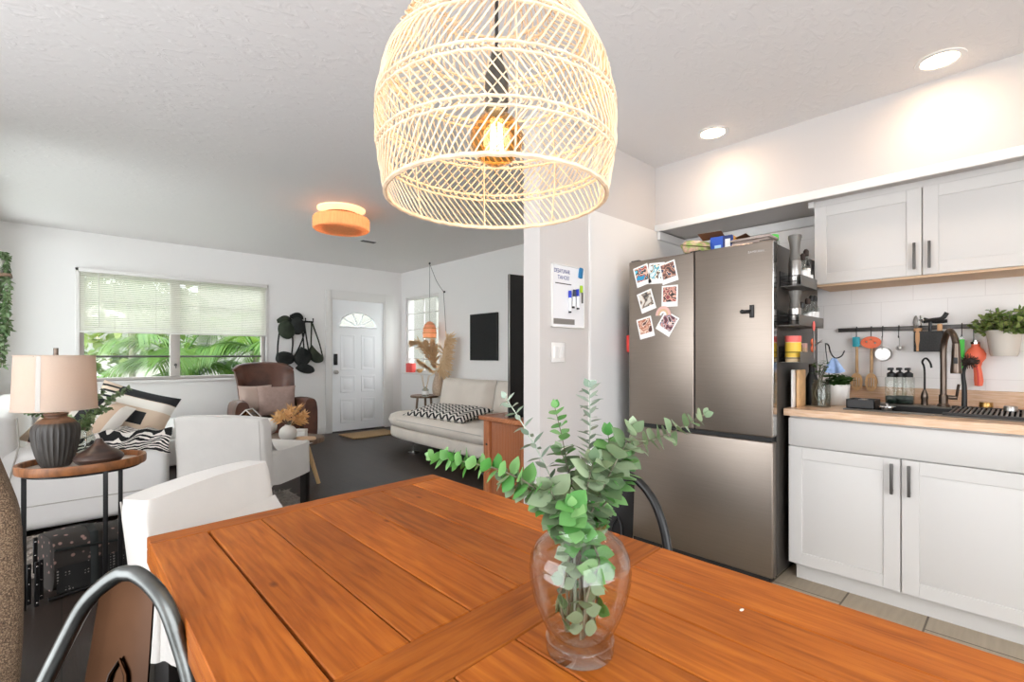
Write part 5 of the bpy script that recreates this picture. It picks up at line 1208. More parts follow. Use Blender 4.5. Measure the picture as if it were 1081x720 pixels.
# ================================================================= FRIDGE
FX, FY0, FY1, FT = 2.645, .882, 1.735, 1.772
t = thing('refrigerator', 'stainless french-door refrigerator beside the partition wall', 'refrigerator', (3.05, (FY0 + FY1) / 2, 0))
G().box(FX + .065, 3.43, FY0 + .004, FY1 - .004, .03, FT - .012, .004).build('body', 'fridge_side', t)
ym = 1.30; zs0, zs1 = .733, .757
def door(name, ya, yb, za, zb):
    return G().box(FX, FX + .058, ya, yb, za, zb, .008, 3).build(name, 'fridge_steel', t)
dl = door('door', ym + .003, FY1, zs1, FT); dr = door('door', FY0, ym - .003, zs1, FT); fz = door('freezer_drawer', FY0, FY1, .035, zs0)
g = G(); g.box(FX + .012, FX + .06, FY0 + .01, FY1 - .01, zs0 - .002, zs1 + .002); g.box(FX + .012, FX + .06, ym - .006, ym + .006, zs1, FT - .01); g.box(FX + .02, FX + .08, FY0 + .02, FY1 - .02, 0, .036); g.box(FX + .057, FX + .068, FY0 + .003, FY1 - .003, .03, FT - .008); g.build('door_gap', 'fridge_dark', t)
g = G(); g.box(FX + .004, FX + .054, FY0 - .0015, FY0 + .002, zs1 + .01, FT - .01); g.build('door_edge_strip', 'chrome', dr)
g = G(); 
for yy in (FY0 + .04, FY1 - .04, ym): g.box(FX + .01, FX + .1, yy - .03, yy + .03, FT - .012, FT + .008, .004)
g.build('hinge_cover', 'fridge_side', t)
lp = atX(798, 265.5, FX - .0005); Mx = frame(lp, (0, -1, 0), (0, 0, 1))
text_mesh('wordmark', 'SAMSUNG', .016, frame((FX - .0003, lp.y, lp.z), (0, -1, 0), (0, 0, 1)), 'chrome', dr, .0004, 1.15)
# hook on the right door
hp = atX(794, 328, FX); t = thing('magnetic_hook', 'black cross-shaped magnetic hook on the right fridge door', 'hook', (FX, hp.y, hp.z))
G().box(FX - .01, FX, hp.y - .011, hp.y + .011, hp.z - .037, hp.z + .03, .003).build('plate', 'black_plastic', t)
g = G(); g.tube([(FX - .012, hp.y + .005, hp.z - .004), (FX - .018, hp.y + .045, hp.z - .004)], .009, 8); g.ell((FX - .018, hp.y + .045, hp.z - .004), .011, .011, .011); g.build('prong', 'black_plastic', t)
# instant photos
PH = [(678, 291, -14, 'photo_sea', 'instant photo at the top left of the fridge door, with blue and red in it'), (693, 288.5, 3, 'photo_beach', 'pale blue beach instant photo on the fridge, partly under another'), (706, 287.5, -12, 'photo_group', 'brown group instant photo overlapping the beach one on the fridge'), (707, 312.5, 1, 'photo_face', 'instant photo with two close faces on the fridge, in the second row'), (682.5, 318, -17, 'photo_sit', 'instant photo with a pale seated figure on the fridge, left of the second row'), (681.5, 346, -13, 'photo_warm', 'brownish instant photo lowest on the left of the fridge door'), (704.5, 341.5, 32, 'photo_crowd', 'strongly tilted instant photo of a crowd at the lower right on the fridge door')]
for i, (px, py, rot, m, lb) in enumerate(PH):
    p = atX(px, py, FX); lift = .0006 + .0012 * (i == 2)
    t = thing('instant_photo', lb, 'photo', (FX - lift, p.y, p.z), group=None)
    M = frame((FX - lift, p.y, p.z), (0, -1, 0), (0, 0, 1)) @ Matrix.Rotation(math.radians(-rot), 4, 'Z')
    G().cbox(M, .104, .127, .0008).build('card', 'paper', t, smooth=0)
    g = G(); q = M @ TR(0, .008, -.0 + .0006); g.prism([(-.043, -.042), (.043, -.042), (.043, .046), (-.043, .046)], q, .0003); g.build('print', m, t, smooth=0)
p = atX(700.5, 328.5, FX); t = thing('rainbow_magnet', 'pink rainbow-shaped magnet between the instant photos on the fridge', 'magnet', (FX, p.y, p.z)); M = frame((FX - .001, p.y, p.z - .03), (0, -1, 0), (0, 0, 1))
for r0, r1, m in ((.035, .05, 'pink'), (.022, .035, 'bread'), (.012, .022, 'paper')):
    A = [(r1 * cos(PI * k / 16), .005 + 1.1 * r1 * sin(PI * k / 16)) for k in range(17)] + [(r0 * cos(PI * k / 16), .005 + 1.1 * r0 * sin(PI * k / 16)) for k in range(16, -1, -1)]
    G().prism(A, M, .005).build('arc', m, t)
# red mitt on left side
t = thing('oven_glove', 'red oven glove hanging on the hidden left side of the fridge', 'oven glove', (2.74, FY1 + .015, 1.2)); p = atY(660, 360, FY1 + .02)
g = G(); g.box(2.66, 2.8, FY1 + .001, FY1 + .03, 1.2, 1.31, .008); g.build('body', 'red', t); g = G(); g.tube(catmull([(2.73, FY1 + .015, 1.3), (2.72, FY1 + .015, 1.34), (2.745, FY1 + .015, 1.345), (2.75, FY1 + .015, 1.31)], 4), .004, 6); g.build('loop', 'red', t)
# things on top
TZ_ = FT - .0119
def ontop(px, x): q = atX(px, 260, x); return V((x, q.y, TZ_))
p = ontop(738, 2.78); t = thing('snack_bag', 'crinkled green and pink snack bag lying on top of the fridge', 'bag', p); g = G(); R = random.Random(4)
g.pillow(TR(p.x, p.y, TZ_ + .045, .2, .1, .2), .2, .17, .085, 13); g.build('pouch', 'bag_green', t)
p = ontop(764, 2.80); w = .06; t = thing('snack_box', 'open blue cardboard box on top of the fridge', 'box', p, .12)
G().box(-.05, .05, -w, w, 0, .1, .001).build('carton', 'box_blue', t, local=True, smooth=0)
g = G(); g.box(-.0508, -.05, -w, w, 0, .012); g.box(-.0508, -.05, -w, -.01, .012, .1); g.build('printed_band', 'box_navy', t, local=True, smooth=0)
G().box(-.0515, -.0508, .0, .035, .02, .05).build('printed_label', 'label_pale', t, local=True, smooth=0); G().box(-.0515, -.0508, -.05, -.022, .022, .08).build('printed_label', 'paper', t, local=True, smooth=0)
G().box(-.03, .05, -w - .0008, -w, 0, .1).build('side_print', 'box_gold', t, local=True, smooth=0)
G().cbox(TR(-.055, .05, .108, 0, .25, 0), .09, .13, .0015).build('flap', 'box_brown', t, local=True, smooth=0); G().cbox(TR(.05, -w - .03, .098, -.3, 0, 0), .1, .06, .0015).build('flap', 'box_brown', t, local=True, smooth=0)
p = ontop(796, 2.80); t = thing('storage_tub', 'brownish plastic tub with a lid on the right of the fridge top', 'tub', p); G().box(p.x - .06, p.x + .06, p.y - .1, p.y + .1, TZ_, TZ_ + .05, .012, 3).build('base', 'tub', t); G().box(p.x - .065, p.x + .065, p.y - .105, p.y + .105, TZ_ + .05, TZ_ + .064, .005).build('lid', 'tub', t)
p = V((2.86, .955, TZ_)); t = thing('green_capped_jar', 'clear jar with a bright green cap at the back right of the fridge top', 'jar', p); G().lathe([(.03, 0), (.035, .01), (.035, .04), (.028, .052)], p, 24).build('body', 'jar_glass', t); G().lathe([(.03, .052), (.03, .08), (.001, .082)], p, 24).build('cap', 'bright_green', t)
# ================================================================= RACKS ON THE FRIDGE SIDE
RK = []
def rack(xa, xb, zb, label):
    t = thing('spice_rack', label, 'rack', ((xa + xb) / 2, FY0, zb)); y0, y1 = .785, FY0 + .003
    g = G(); g.box(xa, xb, y0, y1, zb - .003, zb); g.build('shelf', 'grinder_grey', t, smooth=0)
    G().box(xa, xb, y0 - .003, y0, zb - .003, zb + .052, .001).build('front_lip', 'grinder_grey', t)
    G().box(xa, xb, y1 - .004, y1, zb - .003, zb + .08).build('back_plate', 'black_metal', t)
    g = G()
    for xx in (xa, xb):
        for zz in (zb + .02, zb + .05): g.tube([(xx, y0, zz), (xx, y1, zz)], .0022, 5)
    g.build('end_wire', 'black_metal', t); return t
rack(2.75, 3.02, 1.54, 'highest grey spice rack on the fridge side'); rack(2.72, 3.14, 1.335, 'middle grey spice rack on the fridge side, the longest'); rack(2.74, 2.99, 1.145, 'lowest grey rack on the fridge side, above the counter')
def grinder(x, z, y, label, h=1.):
    p = V((x, y, z)); t = thing('spice_grinder', label, 'grinder', p); G().lathe([(.027, 0), (.03, .004), (.03, .13 * h), (.027, .135 * h)], p, 28).build('body', 'steel_tool', t); G().lathe([(.028, .135 * h), (.024, .165 * h), (.022, .19 * h), (.026, .23 * h), (.032, .255 * h), (.031, .268 * h), (.001, .27 * h)], p, 28).build('head', 'grinder_grey', t)
grinder(2.81, 1.54, .83, 'tall steel pepper grinder with a grey flared head on the highest rack'); grinder(2.81, 1.335, .83, 'shorter steel grinder on the middle rack, below the tall one', .68)
BT = 'spice bottles on the fridge racks'
def bottle(x, y, z, r, h, fill, cap, label, ch=.02):
    p = V((x, y, z)); t = thing('spice_bottle', label, 'bottle', p, group=BT); G().lathe([(r * .9, 0), (r, .004), (r, h * .7), (r * .55, h * .84), (r * .5, h)], p, 20).build('glass', 'jar_glass', t, smooth=50); G().lathe([(r * .85, .002), (r * .9, .006), (r * .9, h * .55), (.001, h * .56)], p, 20).build('contents', fill, t); G().lathe([(r + .0004, h * .2), (r + .0006, h * .2), (r + .0006, h * .58), (r + .0004, h * .58)], p, 20, caps=False).build('label', 'paper', t); G().lathe([(r * .62, h * .97), (r * .62, h + ch), (r * .3, h + ch * 1.5), (.001, h + ch * 1.5)], p, 20).build('cap', cap, t)
bottle(2.872, .81, 1.54, .021, .15, 'spice_tan', 'spice_dark', 'bottle of tan spice right of the tall grinder on the highest rack'); bottle(2.925, .81, 1.54, .021, .18, 'spice_brown', 'spice_dark', 'bottle of brown spice, the tallest on the highest rack'); bottle(2.975, .81, 1.54, .02, .13, 'beige_jar', 'black_plastic', 'short bottle of pale spice at the right of the highest rack')
bottle(2.885, .82, 1.335, .028, .1, 'spice_tan', 'black_plastic', 'wide short jar with a black cap on the middle rack'); bottle(2.955, .81, 1.335, .022, .125, 'spice_brown', 'spice_dark', 'brown spice bottle in the middle of the middle rack'); bottle(3.02, .81, 1.335, .021, .145, 'box_gold', 'black_plastic', 'bottle of yellow spice on the middle rack'); bottle(3.085, .81, 1.335, .02, .15, 'spice_tan', 'black_plastic', 'last bottle at the right end of the middle rack')
p = V((2.79, .832, 1.145)); t = thing('spice_tub', 'yellow-labelled tub with a pink-red lid on the lowest rack', 'tub', p); G().lathe([(.035, 0), (.037, .004), (.037, .1), (.034, .105)], p, 28).build('body', 'beige_jar', t); G().lathe([(.0374, .025), (.0376, .025), (.0376, .1), (.0374, .1)], p, 28, caps=False).build('label', 'yellow_label', t); G().lathe([(.036, .104), (.038, .107), (.038, .135), (.001, .137)], p, 28).build('lid', 'pink_lid', t)
for (x, y, m, h, lb) in ((2.865, .84, 'spice_dark', .09, 'dark small carton on the lowest rack beside the yellow tub'), (2.91, .83, 'bread', .075, 'tan small carton on the lowest rack, leaning right'), (2.952, .84, 'pink', .1, 'pale pink small carton at the right end of the lowest rack')):
    t = thing('small_carton', lb, 'carton', (x, y, 1.145)); G().box(x - .019, x + .019, y - .025, y + .025, 1.145, 1.145 + h, .001).build('carton', m, t, smooth=0); G().box(x - .014, x + .014, y - .0256, y - .025, 1.155, 1.145 + h * .6).build('printed_label', 'paper', t, smooth=0)
q = atY(858.5, 340, .775); t = thing('silicone_spoon', 'small pink spoon hooked on the middle rack', 'spoon', (q.x, .775, 1.2)); G().ell((q.x, .772, 1.335), .013, .006, .026).build('bowl', 'pink_lid', t); G().tube([(q.x, .772, 1.31), (q.x + .003, .772, 1.16)], .004, 6).build('handle', 'grinder_grey', t)
q = atY(868, 361, .80); t = thing('scissors', 'orange-handled scissors sticking out at the right of the lowest rack', 'scissors', (q.x, .8, 1.2)); g = G()
for s in (-1, 1): g.tube([(3.01 + .022 * cos(2 * PI * k / 16), .80, 1.235 + s * .018 + .015 * sin(2 * PI * k / 16)) for k in range(16)], .006, 6, closed=True)
g.build('handles', 'orange_silicone', t); g = G()
for s in (-1, 1): g.tube([(3.03, .80, 1.235 + s * .008), (3.15, .79, 1.262 - s * .006)], [.006, .001], 5)
g.build('blades', 'grinder_grey', t)

# ================================================================= BASE CABINET, WORKTOP, SINK
CX, CY1, CY0, CH = 2.785, .852, -1.35, .865
t = thing('base_cabinet', 'white shaker base cabinet under the sink', 'cabinet', (3.2, -.2, 0))
g = G(); g.box(CX + .02, KX - .002, CY0, CY1, .1, CH - .17); g.box(CX + .02, CX + .04, CY0, CY1, CH - .17, CH); g.box(CX + .04, KX - .002, CY1 - .02, CY1, CH - .17, CH); g.build('carcass', 'cabinet_white', t, smooth=0)
G().box(CX + .06, KX - .02, CY0, CY1 - .02, 0, .1).build('toe_kick', 'cabinet_white', t, smooth=0)
def shaker(ya, yb, za, zb, X, root, name='door', fr=.062):
    g = G(); g.box(X + .006, X + .02, ya, yb, za, zb, .001)
    for q in ((ya, ya + fr, za, zb), (yb - fr, yb, za, zb), (ya + fr, yb - fr, za, za + fr), (ya + fr, yb - fr, zb - fr, zb)): g.box(X, X + .008, *q, .0015, 1)
    return g.build(name, 'cabinet_white', root, smooth=30)
def pull(X, y, z0, z1, par):
    g = G(); g.box(X - .028, X - .018, y - .006, y + .006, z0, z1, .002)
    for z in (z0 + .015, z1 - .015): g.box(X - .02, X + .001, y - .004, y + .004, z - .004, z + .004)
    g.build('handle', 'handle_grey', par)
ydiv = atX(951, 500, CX).y
e = .0025
G().box(CX, CX + .02, CY0, CY1, .712, CH - .012, .0015).build('false_drawer_front', 'cabinet_white', t)
dz0, dz1 = .1, .706
d1 = shaker(ydiv + e, CY1, dz0, dz1, CX, t); d2 = shaker(ydiv - .5, ydiv - e, dz0, dz1, CX, t); d3 = shaker(ydiv - 1.0, ydiv - .5 - 2 * e, dz0, dz1, CX, t)
ya, yb = atX(941, 508, CX - .02).y, atX(959.5, 510, CX - .02).y
pull(CX, ya, .545, .685, d1); pull(CX, yb, .545, .685, d2)
# worktop with the sink cut-out
SX0, SX1, SY0, SY1 = 2.93, 3.36, -.36, .62; WZ0, WZ1 = .865, .902
t = thing('worktop', 'pale butcher-block worktop with a low wooden upstand', 'worktop', (3.2, -.2, WZ0))
g = G(); g.board(CX - .022, SX0, CY0, CY1 + .018, WZ0, WZ1, 'y', .002); g.board(SX1, KX - .002, CY0, CY1 + .018, WZ0, WZ1, 'y', .002); g.board(SX0, SX1, SY1, CY1 + .018, WZ0, WZ1, 'y', .002); g.board(SX0, SX1, CY0, SY0, WZ0, WZ1, 'y', .002); g.build('slab', 'counter_wood', t)
g = G(); g.board(KX - .022, KX - .002, CY0, CY1 + .018, WZ1, .99, 'y', .002); g.build('upstand', 'counter_wood', t)
t = thing('sink', 'dark drop-in workstation sink with a grey rim', 'sink', ((SX0 + SX1) / 2, (SY0 + SY1) / 2, WZ1))
g = G(); rz = WZ1 + .0005
for q in ((SX0 - .02, SX0 + .03, SY0 - .02, SY1 + .02), (SX1 - .03, SX1 + .11, SY0 - .02, SY1 + .02), (SX0 + .03, SX1 - .03, SY0 - .02, SY0 + .03), (SX0 + .03, SX1 - .03, SY1 - .03, SY1 + .02)): g.box(*q, rz, rz + .006, .002)
g.build('rim', 'grinder_grey', t)
g = G(); b0 = .71
for q in ((SX0 + .004, SX0 + .014, SY0 + .004, SY1 - .004), (SX1 - .014, SX1 - .004, SY0 + .004, SY1 - .004), (SX0 + .014, SX1 - .014, SY0 + .004, SY0 + .014), (SX0 + .014, SX1 - .014, SY1 - .014, SY1 - .004)): g.box(*q, b0, rz)
g.box(SX0 + .004, SX1 - .004, SY0 + .004, SY1 - .004, b0 - .01, b0); g.build('basin', 'basin', t, smooth=0)
G().lathe([(.045, b0), (.04, b0 + .004), (.001, b0 + .002)], (3.15, .1, 0), 24).build('drain', 'chrome', t)
RZ_ = rz + .0065
# roll-up rack over sink
t = thing('roll_up_rack', 'dark roll-up drying rack across the right part of the sink', 'drying rack', (3.0, .05, RZ_)); g = G()
for k in range(27): yy = .24 - .0165 * k; g.tube([(SX0 - .012, yy, RZ_ + .006), (SX0 + .4, yy, RZ_ + .006)], .005, 6)
g.build('bars', 'handle_grey', t)
for xx in (SX0 - .008, SX0 + .4): G().box(xx - .012, xx + .012, -.21, .26, RZ_, RZ_ + .012, .002).build('edge_strip', 'black_plastic', t)
# black caddy in the sink's left end
t = thing('sink_caddy', 'black sink caddy with metal scourers hooked over the left end of the sink', 'caddy', (2.99, .575, RZ_)); g = G()
for q in ((2.955, 3.09, .515, .52), (2.955, 3.09, .63, .635), (2.955, 2.96, .515, .635), (3.085, 3.09, .515, .635)): g.box(*q, RZ_, RZ_ + .045)
g.box(2.955, 3.09, .515, .635, RZ_, RZ_ + .004); g.build('tray', 'black_plastic', t, smooth=0)
single('steel_scourer', G().ell((3.02, .575, RZ_ + .026), .03, .03, .022, 20, 12), 'steel_tool', 'silver scourer in the black sink caddy', 'scourer')
t = thing('drain_strainer', 'silver drain strainer lying on the sink rim beside the black caddy', 'strainer', (2.945, .465, RZ_)); G().lathe([(.02, 0), (.024, .012), (.036, .018), (.036, .022), (.001, .02)], (2.945, .465, RZ_), 24).build('basket', 'chrome', t); G().lathe([(.006, .02), (.008, .034), (.001, .036)], (2.945, .465, RZ_), 16).build('knob', 'chrome', t)
# faucets
def onw(px, x): q = atX(px, 400, x); return V((x, q.y, RZ_ - .0005))
f = onw(996, 3.405); t = thing('kitchen_faucet', 'tall bronze pull-down kitchen faucet behind the sink', 'faucet', f)
P = catmull([f + V((0, 0, .02)), f + V((0, 0, .2)), f + V((0, 0, .31)), f + V((-.025, -.012, .37)), f + V((-.075, -.03, .398)), f + V((-.13, -.05, .37)), f + V((-.15, -.06, .33))], 8); G().tube(P, .0138, 16).build('spout', 'bronze', t)
g = G(); e0 = P[-1]; g.lathe([(.0142, 0), (.016, -.03), (.019, -.09), (.0225, -.14), (.021, -.15), (.001, -.15)], e0, 24); g.build('spray_head', 'bronze', t)
G().box(e0.x - .028, e0.x - .02, e0.y - .008, e0.y + .008, e0.z - .1, e0.z - .07, .002).build('button', 'black_plastic', t)
G().lathe([(.026, 0), (.026, .01), (.019, .016), (.019, .06), (.0145, .065)], f, 28).build('base', 'bronze', t)
g = G(); g.cyl(f + V((0, -.02, .05)), f + V((0, -.055, .05)), .011); g.tube([f + V((0, -.05, .05)), f + V((-.01, -.06, .12))], .006, 8); g.build('lever', 'bronze', t)
f = onw(1018, 3.40); t = thing('dish_brush', 'black long-handled dish brush standing right of the bronze faucet', 'brush', f); P = catmull([f, f + V((.005, 0, .1)), f + V((.0, .004, .18)), f + V((-.01, -.01, .23))], 6); G().tube(P, [.012 - .005 * i / len(P) for i in range(len(P))], 10).build('handle', 'black_plastic', t)
g = G(); R = random.Random(8); hc = P[-1] + V((-.01, -.01, .01)); g.ell(hc, .03, .03, .018)
for k in range(160): d_ = V((R.gauss(0, 1), R.gauss(0, 1), R.gauss(0, .6))).normalized(); g.tube([hc + d_ * .02, hc + d_ * .04], .0015, 3)
g.build('bristles', 'spice_dark', t)
f = onw(976, 3.43); t = thing('filter_faucet', 'slim black gooseneck filter tap behind the sink, left of the bronze faucet', 'faucet', f); P = catmull([f + V((0, 0, .03)), f + V((0, 0, .19)), f + V((-.01, .008, .235)), f + V((-.035, -.01, .255)), f + V((-.06, -.03, .23)), f + V((-.065, -.035, .205))], 6); G().tube(P, .0048, 10).build('spout', 'black_metal', t); G().lathe([(.016, 0), (.014, .03), (.017, .04), (.015, .06), (.006, .085)], f, 24).build('base', 'bronze', t)
for px, m, lb, r, h in ((1041, 'brass', 'brass round cap on the sink deck, left of the silver one', .026, .036), (1067, 'steel_tool', 'silver round cap at the right end of the sink deck', .024, .032)):
    f = onw(px, 3.39 if px < 1050 else 3.25); t = thing('sink_hole_cover', lb, 'cap', f); G().lathe([(r * .85, 0), (r * .85, h * .3)], f, 28).build('base', 'black_plastic', t); G().lathe([(r, h * .3), (r, h * .94), (r * .94, h), (.001, h)], f, 28).build('top', m, t)
# soap dispensers
SD = [(941, 3.39, 'leftmost square glass soap dispenser on the sink deck'), (950, 3.43, 'middle square glass soap dispenser on the sink deck'), (959, 3.44, 'rightmost square glass soap dispenser, nearest the filter tap')]
for px, x, lb in SD:
    f = onw(px, x); t = thing('soap_dispenser', lb, 'soap dispenser', f, group='square glass soap dispensers behind the sink'); w = .026
    G().box(f.x - w, f.x + w, f.y - w, f.y + w, f.z, f.z + .15, .006).build('bottle', 'jar_glass', t); G().box(f.x - w + .003, f.x + w - .003, f.y - w + .003, f.y + w - .003, f.z + .003, f.z + .045, .004).build('liquid', 'dark_liquid', t)
    G().lathe([(.02, .15), (.021, .153), (.021, .17), (.012, .176), (.006, .18), (.006, .19)], f, 20).build('collar', 'black_plastic', t); g = G(); g.box(f.x - .045, f.x + .012, f.y - .01, f.y + .012, f.z + .188, f.z + .202, .004); g.build('pump_head', 'black_plastic', t)
# ================================================================= UPPER CABINET
UX, UZ0, UZ1, UY1 = 3.285, 1.6, 2.06, .865
t = thing('wall_cabinet', 'white two-door shaker wall cabinet under the soffit', 'cabinet', (3.45, 0, UZ0))
G().box(UX + .02, KX - .002, -.75, UY1, UZ0 + .004, 2.099).build('carcass', 'cabinet_white', t, smooth=0)
G().box(UX + .02, KX - .002, -.75, UY1 - .002, UZ0 - .012, UZ0 + .004).build('bottom_panel', 'cabinet_under', t, smooth=0)
yd = atX(973.5, 250, UX).y
u1 = shaker(yd + e, UY1, UZ0, UZ1, UX, t); u2 = shaker(yd - .49, yd - e, UZ0, UZ1, UX, t); u3 = shaker(yd - .98, yd - .49 - 2 * e, UZ0, UZ1, UX, t)
pull(UX, atX(965, 267, UX - .02).y, 1.63, 1.77, u1); pull(UX, atX(981, 265, UX - .02).y, 1.63, 1.77, u2)
G().box(UX - .012, UX + .03, UY1, UY1 + .03, UZ1 - .0, 2.095, .002).build('filler_strip', 'cabinet_white', t)
# ================================================================= UTENSIL RAIL
RX = KX - .03; RZL = 1.337
t = thing('utensil_rail', 'long dark grey utensil rail on the kitchen wall', 'rail', (KX, .2, RZL)); ra, rb = atX(885, 348, RX).y, -.1
G().box(RX - .004, RX + .004, rb, ra, RZL - .012, RZL + .012, .002).build('bar', 'handle_grey', t)
for yy in (ra - .03, rb + .05): G().box(RX, KX, yy - .012, yy + .012, RZL - .01, RZL + .01, .002).build('bracket', 'handle_grey', t)
def hook(y, dr=0.): 
    g = G(); P = catmull([(RX + .0065, y, RZL + .002), (RX + .004, y, RZL + .0155), (RX - .008, y, RZL + .015), (RX - .0105, y, RZL - .01), (RX - .0105, y, RZL - .045 - dr), (RX - .018, y, RZL - .055 - dr), (RX - .028, y, RZL - .045 - dr)], 4); g.tube(P, .0022, 6); return g
HN = [0]
for px in (904.5, 920, 932, 949, 1015.5, 1028): y = atX(px, 352, RX).y; hook(y, .03 if px == 1028 else 0.).build('hook', 'black_metal', t)
HX = RX - .02; HZ = RZL - .05
def spoon(px, label):
    y = atX(px, 380, HX).y; t = thing('slotted_spoon', label, 'spoon', (HX, y, HZ)); zt = HZ; P = [(HX, y, zt), (HX, y, zt - .11), (HX, y, zt - .215)]; G().tube(P, [.006, .0075, .009], 10).build('handle', 'spoon_wood', t)
    g = G(); zc = zt - .27; n = 24
    ro = [(.031 * cos(2 * PI * k / n), .055 * sin(2 * PI * k / n)) for k in range(n)]
    M = frame((HX - .004, y, zc), (0, -1, 0), (0, 0, 1))
    slots = [(-.012, .035), (0, .042), (.012, .035)]
    # head made of strips so the slots are real openings
    def half(u): return .055 * math.sqrt(max(0, 1 - (u / .031) ** 2))
    cuts = [-.031, -.015, -.0105, -.0025, .0025, .0105, .015, .031]
    for a, b in zip(cuts, cuts[1:]):
        solid = (a, b) in ((-.031, -.015), (-.0105, -.0025), (.0025, .0105), (.015, .031)); N = 6; us = [a + (b - a) * q / N for q in range(N + 1)]
        if solid: g.prism([(u, -half(u)) for u in us] + [(u, half(u)) for u in us[::-1]], M, .007)
        else:
            hh = half((a + b) / 2); g.prism([(u, -half(u)) for u in us] + [(u, -hh * .62) for u in us[::-1]], M, .007); g.prism([(u, hh * .5) for u in us] + [(u, half(u)) for u in us[::-1]], M, .007)
    g.build('head', 'spoon_wood', t); return y, t
y1_, t1_ = spoon(904.5, 'wooden slotted spoon with a teal tag, leftmost on the utensil rail')
g = G(); g.box(HX - .012, HX - .007, y1_ - .018, y1_ + .02, HZ - .055, HZ + .004, .004); g.build('tag', 'leaf_tag', t1_)
y2_, t2_ = spoon(920, 'wooden slotted spoon hanging below the orange holed disc')
t = thing('silicone_disc', 'orange oval silicone disc with holes, hanging on the utensil rail', 'kitchen tool', (HX - .012, y2_, HZ)); M = frame((HX - .012, y2_, HZ - .03), (0, -1, 0), (0, 0, 1)) 
holes = [(-.022, .004), (.02, -.004), (0, .018)]
bm = bmesh.new(); oc = [(.05 * cos(2 * PI * k / 36), .036 * sin(2 * PI * k / 36)) for k in range(36)]
vsb = [bm.verts.new((x, y, 0)) for x, y in oc]; ed = [bm.edges.new((vsb[k], vsb[(k + 1) % 36])) for k in range(36)]
for hx, hy in holes: hv = [bm.verts.new((hx + .006 * cos(2 * PI * k / 10), hy + .006 * sin(2 * PI * k / 10), 0)) for k in range(10)]; ed += [bm.edges.new((hv[k], hv[(k + 1) % 10])) for k in range(10)]
bmesh.ops.triangle_fill(bm, use_beauty=True, edges=ed); ex = bmesh.ops.extrude_face_region(bm, geom=bm.faces[:]); bmesh.ops.translate(bm, verts=[v for v in ex['geom'] if isinstance(v, bmesh.types.BMVert)], vec=(0, 0, .008)); bmesh.ops.recalc_face_normals(bm, faces=bm.faces)
g = G(); g.bm(bm, M); g.build('disc', 'orange_silicone', t)
y = atX(932, 380, HX).y; t = thing('measuring_cups', 'nested steel measuring cups on the utensil rail', 'measuring cups', (HX, y, HZ))
for k, r in enumerate((.043, .037, .031, .026)):
    Mc = frame((HX - .012 - .007 * k, y - .0, HZ - .10), (0, 0, 1), (0, 1, 0)); g = G(); g.lathe([(r * .86, .0), (r, .028), (r - .0015, .028), (r * .84, .003), (.001, .002)], n=32, M=Mc @ Matrix.Rotation(PI, 4, 'X')); g.tube([V((HX - .012 - .007 * k, y, HZ - .10 + r)), V((HX - .008 - .003 * k, y, HZ + .002))], .004, 6, flat=.35); g.build('cup', 'steel_tool', t)
y = atX(949.5, 360, HX).y; t = thing('measuring_spoon', 'small steel measuring spoon on the utensil rail, right of the cups', 'measuring spoon', (HX, y, HZ)); G().tube([(HX, y, HZ + .002), (HX - .004, y, HZ - .05)], .006, 8, flat=.3).build('handle', 'steel_tool', t)
g = G(); g.tube([(HX - .008, y + .014 * cos(2 * PI * k / 20), HZ - .065 + .014 * sin(2 * PI * k / 20)) for k in range(20)], .0025, 6, closed=True); g.lathe([(.013, 0), (.009, -.008), (.001, -.011)], n=20, M=frame((HX - .008, y, HZ - .065), (0, 1, 0), (0, 0, 1)).copy()); g.build('bowl', 'steel_tool', t)
# wire basket
ya, yb = atX(966, 362, RX - .05).y, atX(997, 362, RX - .05).y; t = thing('wire_basket', 'black mesh basket hooked on the utensil rail', 'basket', (RX - .05, (ya + yb) / 2, 1.2)); z0, z1 = 1.2, 1.31; xa, xb = RX - .1, RX - .012; g = G()
for q in ((xa, xa + .003, yb, ya), (xb - .003, xb, yb, ya), (xa, xb, yb, yb + .003), (xa, xb, ya - .003, ya)): g.box(*q, z0, z1)
g.box(xa, xb, yb, ya, z0, z0 + .003); g.build('body', 'mesh_black', t, smooth=0); g = G(); g.tube([(xa, ya, z1), (xa, yb, z1), (xb, yb, z1), (xb, ya, z1)], .003, 6, closed=True)
for yy in (ya - .02, yb + .02): g.tube([(xb - .001, yy, z1), (RX - .0075, yy, RZL + .015), (RX + .0065, yy, RZL + .0155)], .0022, 6)
g.build('wire_rim', 'black_metal', t)
def inb(px, x): return V((x, atX(px, 350, x).y, z0 + .003))
p = inb(968, RX - .07); t = thing('whisk', 'small silver whisk standing at the left of the mesh basket', 'whisk', p); G().tube([p, p + V((0, .004, .12))], .005, 8).build('handle', 'steel_tool', t); g = G()
for k in range(5):
    a = PI * k / 5; g.tube(catmull([p + V((0, .004, .12)), p + V((.014 * cos(a), .004 + .014 * sin(a), .16)), p + V((0, .005, .2)), p + V((-.014 * cos(a), .004 - .014 * sin(a), .16)), p + V((0, .004, .12))], 5), .0012, 4)
g.build('wires', 'steel_tool', t)
p = inb(969, RX - .085); t = thing('cork_block', 'cork stopper in the mesh basket beside the whisk', 'cork', p); G().lathe([(.016, .0), (.016, .03), (.018, .06), (.018, .128), (.001, .13)], p, 20).build('body', 'cork', t)
